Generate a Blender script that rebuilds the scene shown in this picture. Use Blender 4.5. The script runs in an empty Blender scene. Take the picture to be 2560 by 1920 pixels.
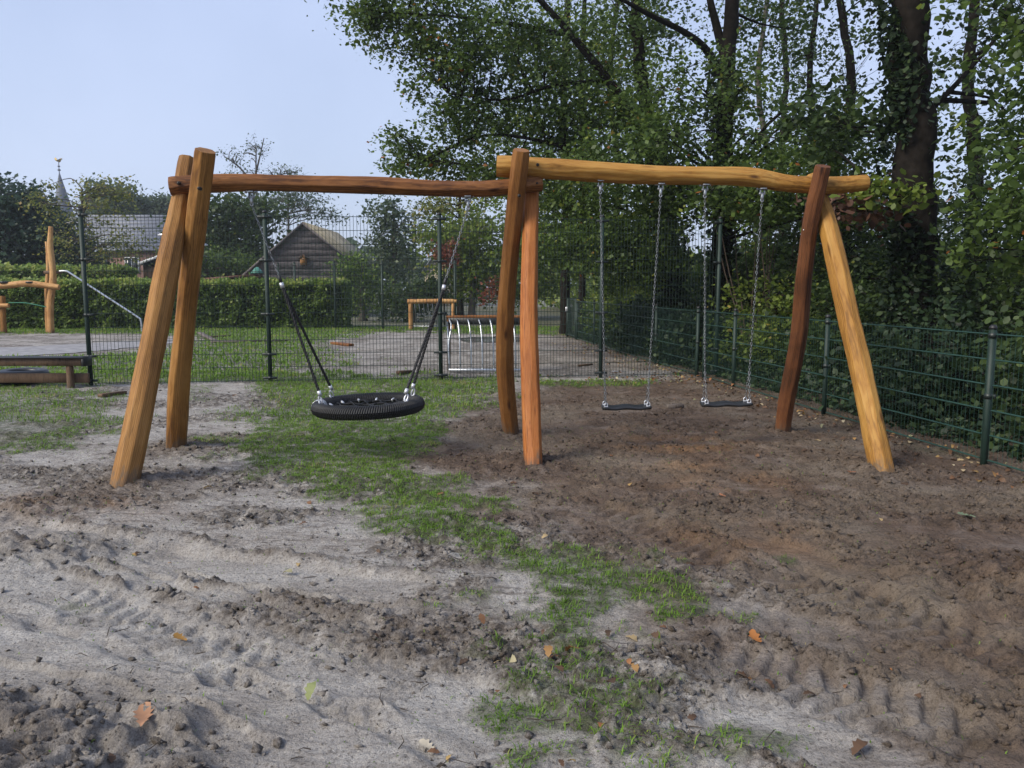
import bpy, math, random
import numpy as np
from mathutils import Vector, Matrix

# ------------------------------------------------------------------ camera, sky, sun, exposure
SC = bpy.context.scene
COL = SC.collection
PITCH = math.atan(240 / 2000.0)
CAMH = 1.40
FPX = 2000.0                       # focal length in pixels of the 2560 px wide photograph
cam_d = bpy.data.cameras.new('camera')
cam_d.sensor_width = 36.0
cam_d.lens = 36.0 * FPX / 2560.0
cam_d.clip_end = 3000.0
cam_d.clip_start = 0.05
cam = bpy.data.objects.new('camera', cam_d)
COL.objects.link(cam)
cam.location = (0, 0, CAMH)
cam.rotation_euler = (math.pi / 2 - PITCH, 0, 0)
SC.camera = cam

SUN_EL, SUN_AZ = math.radians(38), math.radians(238)      # azimuth clockwise from +Y: behind the camera, to the left
world = bpy.data.worlds.new('World')
SC.world = world
world.use_nodes = True
wt = world.node_tree
wt.nodes.clear()
wo = wt.nodes.new('ShaderNodeOutputWorld')
wb = wt.nodes.new('ShaderNodeBackground')
ws = wt.nodes.new('ShaderNodeTexSky')
ws.sky_type = 'NISHITA'
ws.sun_disc = False
ws.sun_elevation = SUN_EL
ws.sun_rotation = SUN_AZ
ws.air_density = 1.0
ws.dust_density = 2.5
ws.ozone_density = 3.0
wm = wt.nodes.new('ShaderNodeMixRGB')                      # a thin even cloud veil over the clear sky
wm.inputs['Fac'].default_value = 0.72
wm.inputs['Color2'].default_value = (5.0, 5.8, 7.9, 1)
wn = wt.nodes.new('ShaderNodeTexNoise')                     # faint unevenness of the veil
wn.inputs['Scale'].default_value = 2.2
wn.inputs['Detail'].default_value = 4
wtc = wt.nodes.new('ShaderNodeTexCoord')
wt.links.new(wtc.outputs['Generated'], wn.inputs['Vector'])
wr = wt.nodes.new('ShaderNodeMapRange')
wr.inputs['From Min'].default_value = .3
wr.inputs['From Max'].default_value = .7
wr.inputs['To Min'].default_value = .60
wr.inputs['To Max'].default_value = .88
wt.links.new(wn.outputs['Fac'], wr.inputs['Value'])
wt.links.new(wr.outputs['Result'], wm.inputs['Fac'])
wsx = wt.nodes.new('ShaderNodeSeparateXYZ')                 # the veil is whiter low down, all round
wt.links.new(wtc.outputs['Generated'], wsx.inputs['Vector'])
wg_ = wt.nodes.new('ShaderNodeMapRange')
wg_.inputs['From Min'].default_value = .0
wg_.inputs['From Max'].default_value = .42
wt.links.new(wsx.outputs['Z'], wg_.inputs['Value'])
wc = wt.nodes.new('ShaderNodeMixRGB')
wc.inputs['Color1'].default_value = (6.1, 6.95, 9.0, 1)
wc.inputs['Color2'].default_value = (4.65, 5.6, 8.1, 1)
wt.links.new(wg_.outputs['Result'], wc.inputs['Fac'])
wt.links.new(wc.outputs['Color'], wm.inputs['Color2'])
wt.links.new(ws.outputs['Color'], wm.inputs['Color1'])
wt.links.new(wm.outputs['Color'], wb.inputs['Color'])
wb.inputs['Strength'].default_value = 0.057
wt.links.new(wb.outputs['Background'], wo.inputs['Surface'])

sun_d = bpy.data.lights.new('sun', 'SUN')
sun_d.energy = 2.0
sun_d.angle = math.radians(27)
sun_d.color = (1.0, 0.93, 0.80)
sun = bpy.data.objects.new('sun', sun_d)
COL.objects.link(sun)
sd = Vector((math.sin(SUN_AZ) * math.cos(SUN_EL), math.cos(SUN_AZ) * math.cos(SUN_EL), math.sin(SUN_EL)))
sun.rotation_euler = sd.to_track_quat('Z', 'Y').to_euler()

SC.view_settings.view_transform = 'Standard'
SC.view_settings.look = 'None'
SC.view_settings.exposure = 1.18
SC.view_settings.gamma = 1.0
SC.view_settings.use_curve_mapping = False
SC.render.engine = 'CYCLES'
SC.cycles.use_denoising = True
SC.cycles.max_bounces = 7
SC.cycles.diffuse_bounces = 3
SC.cycles.glossy_bounces = 2
SC.cycles.transmission_bounces = 3
SC.cycles.transparent_max_bounces = 8
SC.cycles.volume_bounces = 0
SC.cycles.caustics_reflective = False
SC.cycles.caustics_refractive = False

# ------------------------------------------------------------------ surveying helpers
CP, SP = math.cos(PITCH), math.sin(PITCH)
K = 2560.0 / 2212.0


def ray(u, v):
    a, b = (u - 1280.0) / FPX, (960.0 - v) / FPX
    return a, CP + b * SP, -SP + b * CP


def W(u, v, Y):
    """world point at distance Y in the survey direction of (u, v)"""
    a, y, z = ray(u, v)
    t = Y / y
    return np.array([a * t, Y, CAMH + z * t])


def G(u, v):
    """world point on the level ground in the survey direction of (u, v)"""
    a, y, z = ray(u, v)
    t = -CAMH / z
    return np.array([a * t, y * t, 0.0])


def GK(u, v):
    return G(u * K, v * K)


# ------------------------------------------------------------------ noise
_rs = np.random.RandomState(11)
_perm = _rs.permutation(512)
_ang = _rs.rand(512) * 2 * np.pi
_gx, _gy = np.cos(_ang), np.sin(_ang)


def pn(x, y, seed=0):
    x = np.asarray(x, float) + seed * 17.37
    y = np.asarray(y, float) - seed * 9.71
    xi, yi = np.floor(x).astype(np.int64), np.floor(y).astype(np.int64)
    xf, yf = x - xi, y - yi
    u = xf * xf * xf * (xf * (xf * 6 - 15) + 10)
    v = yf * yf * yf * (yf * (yf * 6 - 15) + 10)

    def g(ix, iy, fx, fy):
        h = _perm[(_perm[ix & 511] + iy) & 511]
        return _gx[h] * fx + _gy[h] * fy
    a = g(xi, yi, xf, yf)
    b = g(xi + 1, yi, xf - 1, yf)
    c = g(xi, yi + 1, xf, yf - 1)
    d = g(xi + 1, yi + 1, xf - 1, yf - 1)
    return ((a + u * (b - a)) * (1 - v) + (c + u * (d - c)) * v) * 1.5


def fbm(x, y, o=4, seed=0, gain=0.5):
    s, a, f = 0, 1.0, 1.0
    for i in range(o):
        s = s + a * pn(np.asarray(x) * f, np.asarray(y) * f, seed + i * 3)
        a *= gain
        f *= 2.03
    return s


def clods(x, y, cell, seed, keep=.6):
    """height of separate rounded crumbs of earth, one in every 'keep' cells"""
    gx_, gy_ = x / cell, y / cell
    xi, yi = np.floor(gx_).astype(np.int64), np.floor(gy_).astype(np.int64)
    out = np.zeros(np.shape(x))
    for dx in (-1, 0, 1):
        for dy in (-1, 0, 1):
            cx, cy = xi + dx, yi + dy
            h = _perm[(_perm[(cx + seed * 31) & 511] + cy) & 511]
            h2 = _perm[(h + 77 + seed) & 511]
            h3 = _perm[(h2 + 191) & 511]
            px, py = cx + (h / 512.0), cy + (h2 / 512.0)
            r = .30 + .55 * (h3 / 512.0)
            an = h * .0123 * 3.1
            ca, sa = np.cos(an), np.sin(an)
            ux, uy = gx_ - px, gy_ - py
            d = ((ux * ca + uy * sa) / 1.25) ** 2 + ((uy * ca - ux * sa) / .75) ** 2
            b_ = np.minimum(1, np.maximum(0, 1 - d / (r * r)) * 2.4) * r * (.62 + .30 * (ux * sa + uy * ca) / r) * (h2 < 512 * keep)
            out = np.maximum(out, b_)
    return out * cell


def sstep(a, b, x):
    t = np.clip((x - a) / (b - a), 0, 1)
    return t * t * (3 - 2 * t)


# ------------------------------------------------------------------ mesh helpers
def mesh_np(name, V, faces, attrs=None, cols=None, smooth=False):
    V = np.asarray(V, np.float32)
    me = bpy.data.meshes.new(name)
    me.vertices.add(len(V))
    me.vertices.foreach_set('co', V.ravel())
    idx, start, tot, off = [], [], [], 0
    for F in faces:
        F = np.asarray(F, np.int32)
        if len(F) == 0:
            continue
        k = F.shape[1]
        idx.append(F.ravel())
        start.append(np.arange(len(F), dtype=np.int32) * k + off)
        tot.append(np.full(len(F), k, np.int32))
        off += F.size
    idx, start, tot = np.concatenate(idx), np.concatenate(start), np.concatenate(tot)
    me.loops.add(len(idx))
    me.loops.foreach_set('vertex_index', idx)
    me.polygons.add(len(start))
    me.polygons.foreach_set('loop_start', start)
    if smooth:
        me.polygons.foreach_set('use_smooth', np.ones(len(start), bool))
    me.update(calc_edges=True)
    for an, av in (attrs or {}).items():
        av = np.asarray(av, np.float32)
        if av.ndim == 1:
            at = me.attributes.new(an, 'FLOAT', 'POINT')
            at.data.foreach_set('value', av)
        else:
            at = me.attributes.new(an, 'FLOAT_VECTOR', 'POINT')
            at.data.foreach_set('vector', av.ravel())
    for an, av in (cols or {}).items():
        at = me.attributes.new(an, 'FLOAT_COLOR', 'POINT')
        at.data.foreach_set('color', np.asarray(av, np.float32).ravel())
    return me


def link(name, me, mat=None, parent=None, loc=None):
    o = bpy.data.objects.new(name, me)
    COL.objects.link(o)
    if mat is not None and me is not None and len(me.materials) == 0:
        me.materials.append(mat)
    if parent is not None:
        o.parent = parent
        o.matrix_parent_inverse = Matrix.Identity(4)
    if loc is not None:
        o.location = loc
    return o


def tag(o, label=None, cat=None, group=None, kind=None):
    if label:
        o['label'] = label
    if cat:
        o['category'] = cat
    if group:
        o['group'] = group
    if kind:
        o['kind'] = kind
    return o


def thing(name, label, cat, loc=(0, 0, 0), group=None):
    o = bpy.data.objects.new(name, None)
    o.empty_display_size = 0.2
    COL.objects.link(o)
    o.location = loc
    return tag(o, label, cat, group)


class MB:
    """collects shapes in world space; build() stores them relative to the parent's origin"""

    def __init__(self):
        self.V, self.Q, self.T, self.n, self.A = [], [], [], 0, []

    def add(self, V, Q=None, T=None, A=None):
        V = np.asarray(V, float)
        self.V.append(V)
        if Q is not None and len(Q):
            self.Q.append(np.asarray(Q, int) + self.n)
        if T is not None and len(T):
            self.T.append(np.asarray(T, int) + self.n)
        self.A.append(A if A is not None else np.zeros((len(V), 3)))
        self.n += len(V)

    def box(self, c, s, R=None, bevel=0.0):
        sx, sy, sz = [q / 2.0 for q in s]
        b = min(bevel, sx * .9, sy * .9, sz * .9)
        if b <= 0:
            V = np.array([(x, y, z) for z in (-sz, sz) for y in (-sy, sy) for x in (-sx, sx)])
            Q = [(0, 2, 3, 1), (4, 5, 7, 6), (0, 1, 5, 4), (2, 6, 7, 3), (0, 4, 6, 2), (1, 3, 7, 5)]
            T = []
        else:
            ring = []
            for z, k in ((-sz, b), (-sz + b, 0), (sz - b, 0), (sz, b)):
                ax, ay = sx - k, sy - k
                bb = b if k == 0 else b * .4
                ring.append([(-ax + bb, -ay, z), (ax - bb, -ay, z), (ax, -ay + bb, z), (ax, ay - bb, z),
                             (ax - bb, ay, z), (-ax + bb, ay, z), (-ax, ay - bb, z), (-ax, -ay + bb, z)])
            V = np.array(ring).reshape(-1, 3)
            Q = [(i * 8 + j, i * 8 + (j + 1) % 8, i * 8 + 8 + (j + 1) % 8, i * 8 + 8 + j) for i in range(3) for j in range(8)]
            Q += [(0, 3, 2, 1), (0, 7, 4, 3), (7, 6, 5, 4), (24, 25, 26, 27), (24, 27, 28, 31), (31, 28, 29, 30)]
            T = []
        A = V.copy()
        if R is not None:
            V = V @ np.asarray(R).T
        self.add(V + np.asarray(c), Q, T, A)

    def bar(self, p, q, w, h, bevel=0.0, up=(0, 0, 1)):
        p, q = np.asarray(p, float), np.asarray(q, float)
        d = q - p
        L = np.linalg.norm(d)
        d /= L
        s = np.cross(d, up)
        if np.linalg.norm(s) < 1e-4:
            s = np.cross(d, (0, 1, 0))
        s /= np.linalg.norm(s)
        t = np.cross(s, d)
        self.box((p + q) / 2, (L, w, h), np.stack([d, s, t], 1), bevel)

    def tube(self, P, r, n=8, cap=True):
        P = np.asarray(P, float)
        m = len(P)
        r = np.broadcast_to(np.asarray(r, float), (m,))
        T = np.gradient(P, axis=0)
        T /= np.linalg.norm(T, axis=1)[:, None] + 1e-12
        ref = np.array((0, 0, 1.0)) if abs(T[0][2]) < .9 else np.array((1.0, 0, 0))
        N = np.cross(T[0], ref)
        N /= np.linalg.norm(N)
        a = np.arange(n) * 2 * np.pi / n
        ca, sa = np.cos(a), np.sin(a)
        rings = []
        for i in range(m):
            N = N - T[i] * N.dot(T[i])
            N /= np.linalg.norm(N) + 1e-12
            B = np.cross(T[i], N)
            rings.append(P[i] + r[i] * (ca[:, None] * N + sa[:, None] * B))
        V = np.concatenate(rings)
        i, j = np.meshgrid(np.arange(m - 1), np.arange(n), indexing='ij')
        i, j = i.ravel(), j.ravel()
        k = (j + 1) % n
        Q = np.stack([i * n + j, i * n + k, (i + 1) * n + k, (i + 1) * n + j], 1)
        Tt = []
        if cap:
            V = np.concatenate([V, P[:1], P[-1:]])
            c0, c1 = m * n, m * n + 1
            Tt = [(c0, (q + 1) % n, q) for q in range(n)] + [(c1, (m - 1) * n + q, (m - 1) * n + (q + 1) % n) for q in range(n)]
        self.add(V, Q, Tt)

    def torus(self, c, R, r, nu=24, nv=8, M=None, sx=1.0, sy=1.0):
        u = np.arange(nu) * 2 * np.pi / nu
        v = np.arange(nv) * 2 * np.pi / nv
        uu, vv = np.meshgrid(u, v, indexing='ij')
        V = np.stack([(R * sx + r * np.cos(vv)) * np.cos(uu), (R * sy + r * np.cos(vv)) * np.sin(uu), r * np.sin(vv)], -1).reshape(-1, 3)
        if M is not None:
            V = V @ np.asarray(M).T
        i, j = np.meshgrid(np.arange(nu), np.arange(nv), indexing='ij')
        i, j = i.ravel(), j.ravel()
        Q = np.stack([i * nv + j, ((i + 1) % nu) * nv + j, ((i + 1) % nu) * nv + (j + 1) % nv, i * nv + (j + 1) % nv], 1)
        self.add(V + np.asarray(c), Q)

    def prism(self, poly, d):
        """planar polygon (n,3) extruded by the vector d"""
        P = np.asarray(poly, float)
        n = len(P)
        V = np.concatenate([P, P + np.asarray(d)])
        Q = [(i, (i + 1) % n, n + (i + 1) % n, n + i) for i in range(n)]
        T = [(0, i + 1, i) for i in range(1, n - 1)] + [(n, n + i, n + i + 1) for i in range(1, n - 1)]
        self.add(V, Q, T)

    def build(self, name, mat, parent=None, smooth=False, attr=None):
        V = np.concatenate(self.V)
        if parent is not None:
            p, o = np.zeros(3), parent
            while o is not None:
                p += np.array(o.location)
                o = o.parent
            V = V - p
        F = []
        if self.Q:
            F.append(np.concatenate(self.Q))
        if self.T:
            F.append(np.concatenate(self.T))
        at = {'lc': np.concatenate(self.A), 'hgt': np.full(self.n, 5.0)} if attr else None
        me = mesh_np(name, V, F, attrs=at, smooth=smooth)
        return link(name, me, mat, parent)


def catmull(P, n):
    P = np.asarray(P, float)
    Q = np.concatenate([[2 * P[0] - P[1]], P, [2 * P[-1] - P[-2]]])
    m = len(P) - 1
    t = np.linspace(0, m - 1e-6, n)
    i = np.floor(t).astype(int)
    f = (t - i)[:, None]
    a, b, c, d = Q[i], Q[i + 1], Q[i + 2], Q[i + 3]
    return .5 * (2 * b + (c - a) * f + (2 * a - 5 * b + 4 * c - d) * f * f + (3 * b - a - 3 * c + d) * f ** 3)


# ------------------------------------------------------------------ materials
def new_mat(name):
    m = bpy.data.materials.new(name)
    m.use_nodes = True
    nt = m.node_tree
    b = nt.nodes['Principled BSDF']
    return m, nt, b


def plain(name, col, rough=.6, metal=0.0, var=.25, scale=12.0, bump=0.0, coord='Object'):
    """a colour broken up by noise"""
    m, nt, b = new_mat(name)
    tc = nt.nodes.new('ShaderNodeTexCoord')
    nz = nt.nodes.new('ShaderNodeTexNoise')
    nz.inputs['Scale'].default_value = scale
    nz.inputs['Detail'].default_value = 5
    nt.links.new(tc.outputs[coord], nz.inputs['Vector'])
    rp = nt.nodes.new('ShaderNodeValToRGB')
    c = np.array(col)
    rp.color_ramp.elements[0].position = .3
    rp.color_ramp.elements[1].position = .7
    rp.color_ramp.elements[0].color = (*np.clip(c * (1 - var), 0, 1), 1)
    rp.color_ramp.elements[1].color = (*np.clip(c * (1 + var), 0, 1), 1)
    nt.links.new(nz.outputs['Fac'], rp.inputs['Fac'])
    nt.links.new(rp.outputs['Color'], b.inputs['Base Color'])
    b.inputs['Roughness'].default_value = rough
    b.inputs['Metallic'].default_value = metal
    if bump:
        bp = nt.nodes.new('ShaderNodeBump')
        bp.inputs['Strength'].default_value = bump
        bp.inputs['Distance'].default_value = .02
        nt.links.new(nz.outputs['Fac'], bp.inputs['Height'])
        nt.links.new(bp.outputs['Normal'], b.inputs['Normal'])
    return m


def leaf_mat(name, cols, trans=.42, rough=.5):
    m, nt, b = new_mat(name)
    at = nt.nodes.new('ShaderNodeAttribute')
    at.attribute_name = 'rnd'
    rp = nt.nodes.new('ShaderNodeValToRGB')
    e = rp.color_ramp.elements
    while len(e) < len(cols):
        e.new(.5)
    for i, (p, c) in enumerate(cols):
        e[i].position = p
        e[i].color = (*c, 1)
    nt.links.new(at.outputs['Fac'], rp.inputs['Fac'])
    nt.links.new(rp.outputs['Color'], b.inputs['Base Color'])
    b.inputs['Roughness'].default_value = rough
    b.inputs['Specular IOR Level'].default_value = .35
    tr = nt.nodes.new('ShaderNodeBsdfTranslucent')
    hs = nt.nodes.new('ShaderNodeHueSaturation')
    hs.inputs['Value'].default_value = 1.3
    nt.links.new(rp.outputs['Color'], hs.inputs['Color'])
    nt.links.new(hs.outputs['Color'], tr.inputs['Color'])
    mx = nt.nodes.new('ShaderNodeMixShader')
    mx.inputs['Fac'].default_value = trans
    nt.links.new(b.outputs['BSDF'], mx.inputs[1])
    nt.links.new(tr.outputs['BSDF'], mx.inputs[2])
    nt.links.new(mx.outputs['Shader'], nt.nodes['Material Output'].inputs['Surface'])
    return m


def wood_mat(name, dark, mid, light, rough=.48, sc=1.0):
    """oiled timber: grain stretched along the log (attribute lc), figure, knots"""
    m, nt, b = new_mat(name)
    N, L = nt.nodes, nt.links
    at = N.new('ShaderNodeAttribute')
    at.attribute_name = 'lc'
    mp = N.new('ShaderNodeMapping')
    mp.inputs['Scale'].default_value = (13 * sc, 13 * sc, 4.6 * sc)
    L.new(at.outputs['Vector'], mp.inputs['Vector'])
    n1 = N.new('ShaderNodeTexNoise')
    n1.inputs['Scale'].default_value = 1.0
    n1.inputs['Detail'].default_value = 7
    n1.inputs['Roughness'].default_value = .62
    n1.inputs['Distortion'].default_value = 2.6
    L.new(mp.outputs['Vector'], n1.inputs['Vector'])
    n2 = N.new('ShaderNodeTexNoise')
    n2.inputs['Scale'].default_value = 2.3 * sc
    n2.inputs['Detail'].default_value = 3
    L.new(at.outputs['Vector'], n2.inputs['Vector'])
    wv = N.new('ShaderNodeTexWave')                        # cathedral figure where the drawknife cut the rings
    wv.wave_type = 'RINGS'
    wv.rings_direction = 'Z'
    wv.inputs['Scale'].default_value = 9.0 * sc
    wv.inputs['Distortion'].default_value = 7.0
    wv.inputs['Detail'].default_value = 3
    wv.inputs['Detail Scale'].default_value = 1.2
    mp2 = N.new('ShaderNodeMapping')
    mp2.inputs['Scale'].default_value = (3.0, 3.0, .55)
    L.new(at.outputs['Vector'], mp2.inputs['Vector'])
    L.new(mp2.outputs['Vector'], wv.inputs['Vector'])
    a1 = N.new('ShaderNodeMath')
    a1.operation = 'MULTIPLY_ADD'
    a1.inputs[1].default_value = .26
    L.new(wv.outputs['Fac'], a1.inputs[0])
    m1 = N.new('ShaderNodeMath')
    m1.operation = 'MULTIPLY'
    m1.inputs[1].default_value = .50
    L.new(n1.outputs['Fac'], m1.inputs[0])
    L.new(m1.outputs[0], a1.inputs[2])
    a2 = N.new('ShaderNodeMath')
    a2.operation = 'MULTIPLY_ADD'
    a2.inputs[1].default_value = .95
    a2.inputs[2].default_value = -.30
    L.new(n2.outputs['Fac'], a2.inputs[0])
    a3 = N.new('ShaderNodeMath')
    a3.operation = 'ADD'
    L.new(a1.outputs[0], a3.inputs[0])
    L.new(a2.outputs[0], a3.inputs[1])
    rp = N.new('ShaderNodeValToRGB')
    e = rp.color_ramp.elements
    e.new(.5)
    for k, (p, c) in enumerate(((.28, dark), (.52, mid), (.80, light))):
        e[k].position = p
        e[k].color = (*[q * .86 for q in c], 1)
    L.new(a3.outputs[0], rp.inputs['Fac'])
    vo = N.new('ShaderNodeTexVoronoi')
    vo.inputs['Scale'].default_value = 1.0
    mp3 = N.new('ShaderNodeMapping')
    mp3.inputs['Scale'].default_value = (7.5, 7.5, 2.4)
    L.new(at.outputs['Vector'], mp3.inputs['Vector'])
    L.new(mp3.outputs['Vector'], vo.inputs['Vector'])
    kr = N.new('ShaderNodeValToRGB')
    kr.color_ramp.elements[0].position = .05
    kr.color_ramp.elements[0].color = (.28, .22, .2, 1)
    kr.color_ramp.elements[1].position = .16
    kr.color_ramp.elements[1].color = (1, 1, 1, 1)
    L.new(vo.outputs['Distance'], kr.inputs['Fac'])
    mu = N.new('ShaderNodeMixRGB')
    mu.blend_type = 'MULTIPLY'
    mu.inputs['Fac'].default_value = 1.0
    L.new(rp.outputs['Color'], mu.inputs['Color1'])
    L.new(kr.outputs['Color'], mu.inputs['Color2'])
    mp4 = N.new('ShaderNodeMapping')                         # fine drying cracks along the log
    mp4.inputs['Scale'].default_value = (22, 22, .9)
    L.new(at.outputs['Vector'], mp4.inputs['Vector'])
    n4 = N.new('ShaderNodeTexNoise')
    n4.inputs['Scale'].default_value = 1.0
    n4.inputs['Detail'].default_value = 2
    L.new(mp4.outputs['Vector'], n4.inputs['Vector'])
    cr = N.new('ShaderNodeValToRGB')
    ce = cr.color_ramp.elements
    ce.new(.5)
    ce.new(.5)
    for k, (p, c) in enumerate(((.470, 1.0), (.484, .42), (.490, .42), (.504, 1.0))):
        ce[k].position = p
        ce[k].color = (c, c, c, 1)
    L.new(n4.outputs['Fac'], cr.inputs['Fac'])
    mc = N.new('ShaderNodeMixRGB')
    mc.blend_type = 'MULTIPLY'
    L.new(n2.outputs['Fac'], mc.inputs['Fac'])
    L.new(mu.outputs['Color'], mc.inputs['Color1'])
    L.new(cr.outputs['Color'], mc.inputs['Color2'])
    ah = N.new('ShaderNodeAttribute')                        # earth splashed on the foot
    ah.attribute_name = 'hgt'
    dr = N.new('ShaderNodeMath')
    dr.operation = 'MULTIPLY_ADD'
    dr.inputs[1].default_value = -.55
    L.new(n1.outputs['Fac'], dr.inputs[0])
    L.new(ah.outputs['Fac'], dr.inputs[2])
    dm = N.new('ShaderNodeMapRange')
    dm.inputs['From Min'].default_value = -.27
    dm.inputs['From Max'].default_value = -.15
    dm.inputs['To Min'].default_value = .8
    dm.inputs['To Max'].default_value = 0.0
    L.new(dr.outputs[0], dm.inputs['Value'])
    md = N.new('ShaderNodeMixRGB')
    L.new(dm.outputs['Result'], md.inputs['Fac'])
    L.new(mc.outputs['Color'], md.inputs['Color1'])
    md.inputs['Color2'].default_value = (.095, .070, .050, 1)
    L.new(md.outputs['Color'], b.inputs['Base Color'])
    b.inputs['Roughness'].default_value = rough + .14
    b.inputs['Specular IOR Level'].default_value = .25
    bp = N.new('ShaderNodeBump')
    bp.inputs['Strength'].default_value = .35
    bp.inputs['Distance'].default_value = .006
    L.new(a3.outputs[0], bp.inputs['Height'])
    L.new(bp.outputs['Normal'], b.inputs['Normal'])
    return m


M = {}
M['green_paint'] = plain('dark green powder coat', (.005, .020, .014), .62, 0, .2, 20)
M['wire'] = plain('green wire with painted glint', (.020, .055, .044), .32, 0, .2, 20)  # paler than the posts; sky glints on the wires put into the colour
M['black'] = plain('black plastic', (.012, .012, .013), .5, 0, .3, 20)
M['clamp'] = plain('black clamp', (.010, .016, .014), .45, 0, .3, 20)
M['rubber'] = plain('black rubber', (.016, .017, .019), .42, 0, .35, 30)
M['rope'] = plain('black braided rope', (.010, .010, .011), .62, 0, .4, 60)
M['steel'] = plain('galvanised steel', (.50, .52, .54), .34, .9, .18, 30)
M['chain'] = plain('dull chain steel', (.24, .25, .26), .45, .8, .3, 40)
M['alu'] = plain('pale cast ferrule', (.62, .63, .66), .38, .55, .12, 30)
M['zinc'] = plain('weathered zinc', (.40, .42, .44), .45, .85, .25, 14)
M['bolt'] = plain('dark bolt', (.02, .018, .016), .5, .3, .2, 40)
M['bark'] = plain('dark bark', (.014, .0115, .0095), .95, 0, .5, 9, .8)
M['bark_grey'] = plain('grey bark', (.075, .068, .060), .95, 0, .4, 9, .6)
M['bark_far'] = plain('pale bark', (.12, .105, .095), .95, 0, .3, 6)

for _b in ('bark', 'bark_grey', 'bark_far'):
    M[_b].node_tree.nodes['Principled BSDF'].inputs['Specular IOR Level'].default_value = .08

# ------------------------------------------------------------------ the lie of the ground
def poly(pts):
    return np.array([GK(*p)[:2] for p in pts])


def sdpoly(x, y, P):
    d = np.full(x.shape, 1e9)
    ins = np.zeros(x.shape, bool)
    n = len(P)
    for i in range(n):
        ax, ay = P[i]
        bx, by = P[(i + 1) % n]
        ex, ey = bx - ax, by - ay
        wx, wy = x - ax, y - ay
        t = np.clip((wx * ex + wy * ey) / (ex * ex + ey * ey + 1e-9), 0, 1)
        d = np.minimum(d, (wx - ex * t) ** 2 + (wy - ey * t) ** 2)
        c = ((ay > y) != (by > y)) & (x < (bx - ax) * (y - ay) / (by - ay + 1e-12) + ax)
        ins ^= c
    d = np.sqrt(d)
    return np.where(ins, d, -d)


# turf that survived (survey points of its outline), weight
TURF = [
    (poly([(520, 818), (1100, 818), (1085, 868), (985, 905), (935, 960), (905, 1005), (985, 1050), (1060, 1085), (1030, 1110), (1070, 1135),
           (1180, 1150), (1260, 1195), (1240, 1230), (1100, 1225), (900, 1175), (740, 1110), (640, 1050), (480, 985), (470, 955), (560, 915), (560, 860)]), 1.0, .20),
    (poly([(1130, 1180), (1280, 1190), (1460, 1245), (1490, 1290), (1440, 1320), (1350, 1310), (1290, 1370), (1200, 1400), (1130, 1330), (1160, 1280), (1080, 1215)]), .95, .14),
    (poly([(950, 1270), (1090, 1280), (1060, 1310), (960, 1305)]), .7, .12),
    (poly([(960, 1370), (1110, 1360), (1170, 1420), (1120, 1470), (1010, 1440)]), .8, .14),
    (poly([(1010, 1490), (1250, 1440), (1480, 1480), (1440, 1560), (1300, 1610), (1060, 1600), (980, 1550)]), .85, .14),
    (poly([(1400, 1470), (1480, 1460), (1500, 1490), (1420, 1500)]), .75, .06),
    (poly([(1520, 1550), (1580, 1550), (1580, 1595), (1530, 1590)]), .9, .05),
    (poly([(1600, 1575), (1720, 1590), (1690, 1615), (1620, 1605)]), .7, .05),
    (poly([(1400, 1640), (1560, 1620), (1600, 1680), (1380, 1690)]), .6, .08),
    (poly([(1560, 1320), (1640, 1330), (1620, 1360), (1570, 1350)]), .7, .06),
    (poly([(1680, 1195), (1720, 1195), (1725, 1212), (1690, 1210)]), .75, .04),
    (poly([(1540, 1270), (1580, 1270), (1575, 1285), (1545, 1285)]), .8, .04),
    (poly([(1050, 1600), (1240, 1570), (1250, 1660), (1060, 1690)]), .75, .12),
    (poly([(160, 1290), (230, 1288), (235, 1302), (165, 1308)]), .55, .04),
    (poly([(-260, 835), (190, 835), (250, 870), (290, 905), (200, 950), (60, 985), (-260, 1010)]), .82, .30),
    (poly([(400, 835), (470, 835), (440, 870), (390, 862)]), .4, .15),
    (poly([(1135, 822), (1415, 822), (1405, 836), (1250, 838), (1140, 834)]), .95, .12),
    (poly([(430, 890), (520, 880), (560, 900), (470, 915)]), .4, .15),
    (poly([(1950, 960), (2080, 975), (2100, 990), (1960, 980)]), .35, .12),
]
# beyond the tall fence: playground sand and worn earth
SANDPIT = poly([(-300, 722), (360, 722), (430, 730), (400, 745), (300, 762), (-300, 782)])
YARD = poly([(690, 742), (780, 722), (900, 716), (1010, 722), (1240, 724), (1330, 745), (1480, 775), (1560, 822), (1400, 826), (930, 816), (700, 806), (620, 800), (760, 790), (710, 765)])
PATH = poly([(-300, 757), (0, 752), (200, 742), (370, 734), (420, 737), (300, 750), (180, 762), (0, 772), (-300, 782)])
# dark humus earth on the wood's side
MUD = poly([(1130, 835), (1060, 880), (960, 930), (905, 965), (930, 1010), (1030, 1080), (1060, 1120), (1220, 1150), (1420, 1215), (1520, 1290), (1500, 1390),
            (1600, 1480), (1800, 1560), (2000, 1640), (2300, 1760), (2900, 1760), (2900, 830), (1500, 815)])
ORANGE = [(GK(1450, 960), .55, .8), (GK(1560, 1040), .5, .5), (GK(1640, 1165), .35, .6), (GK(1490, 1010), .4, .5), (GK(210, 1105), .4, .45), (GK(60, 1085), .35, .35), (GK(1380, 930), .4, .3)]
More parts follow.
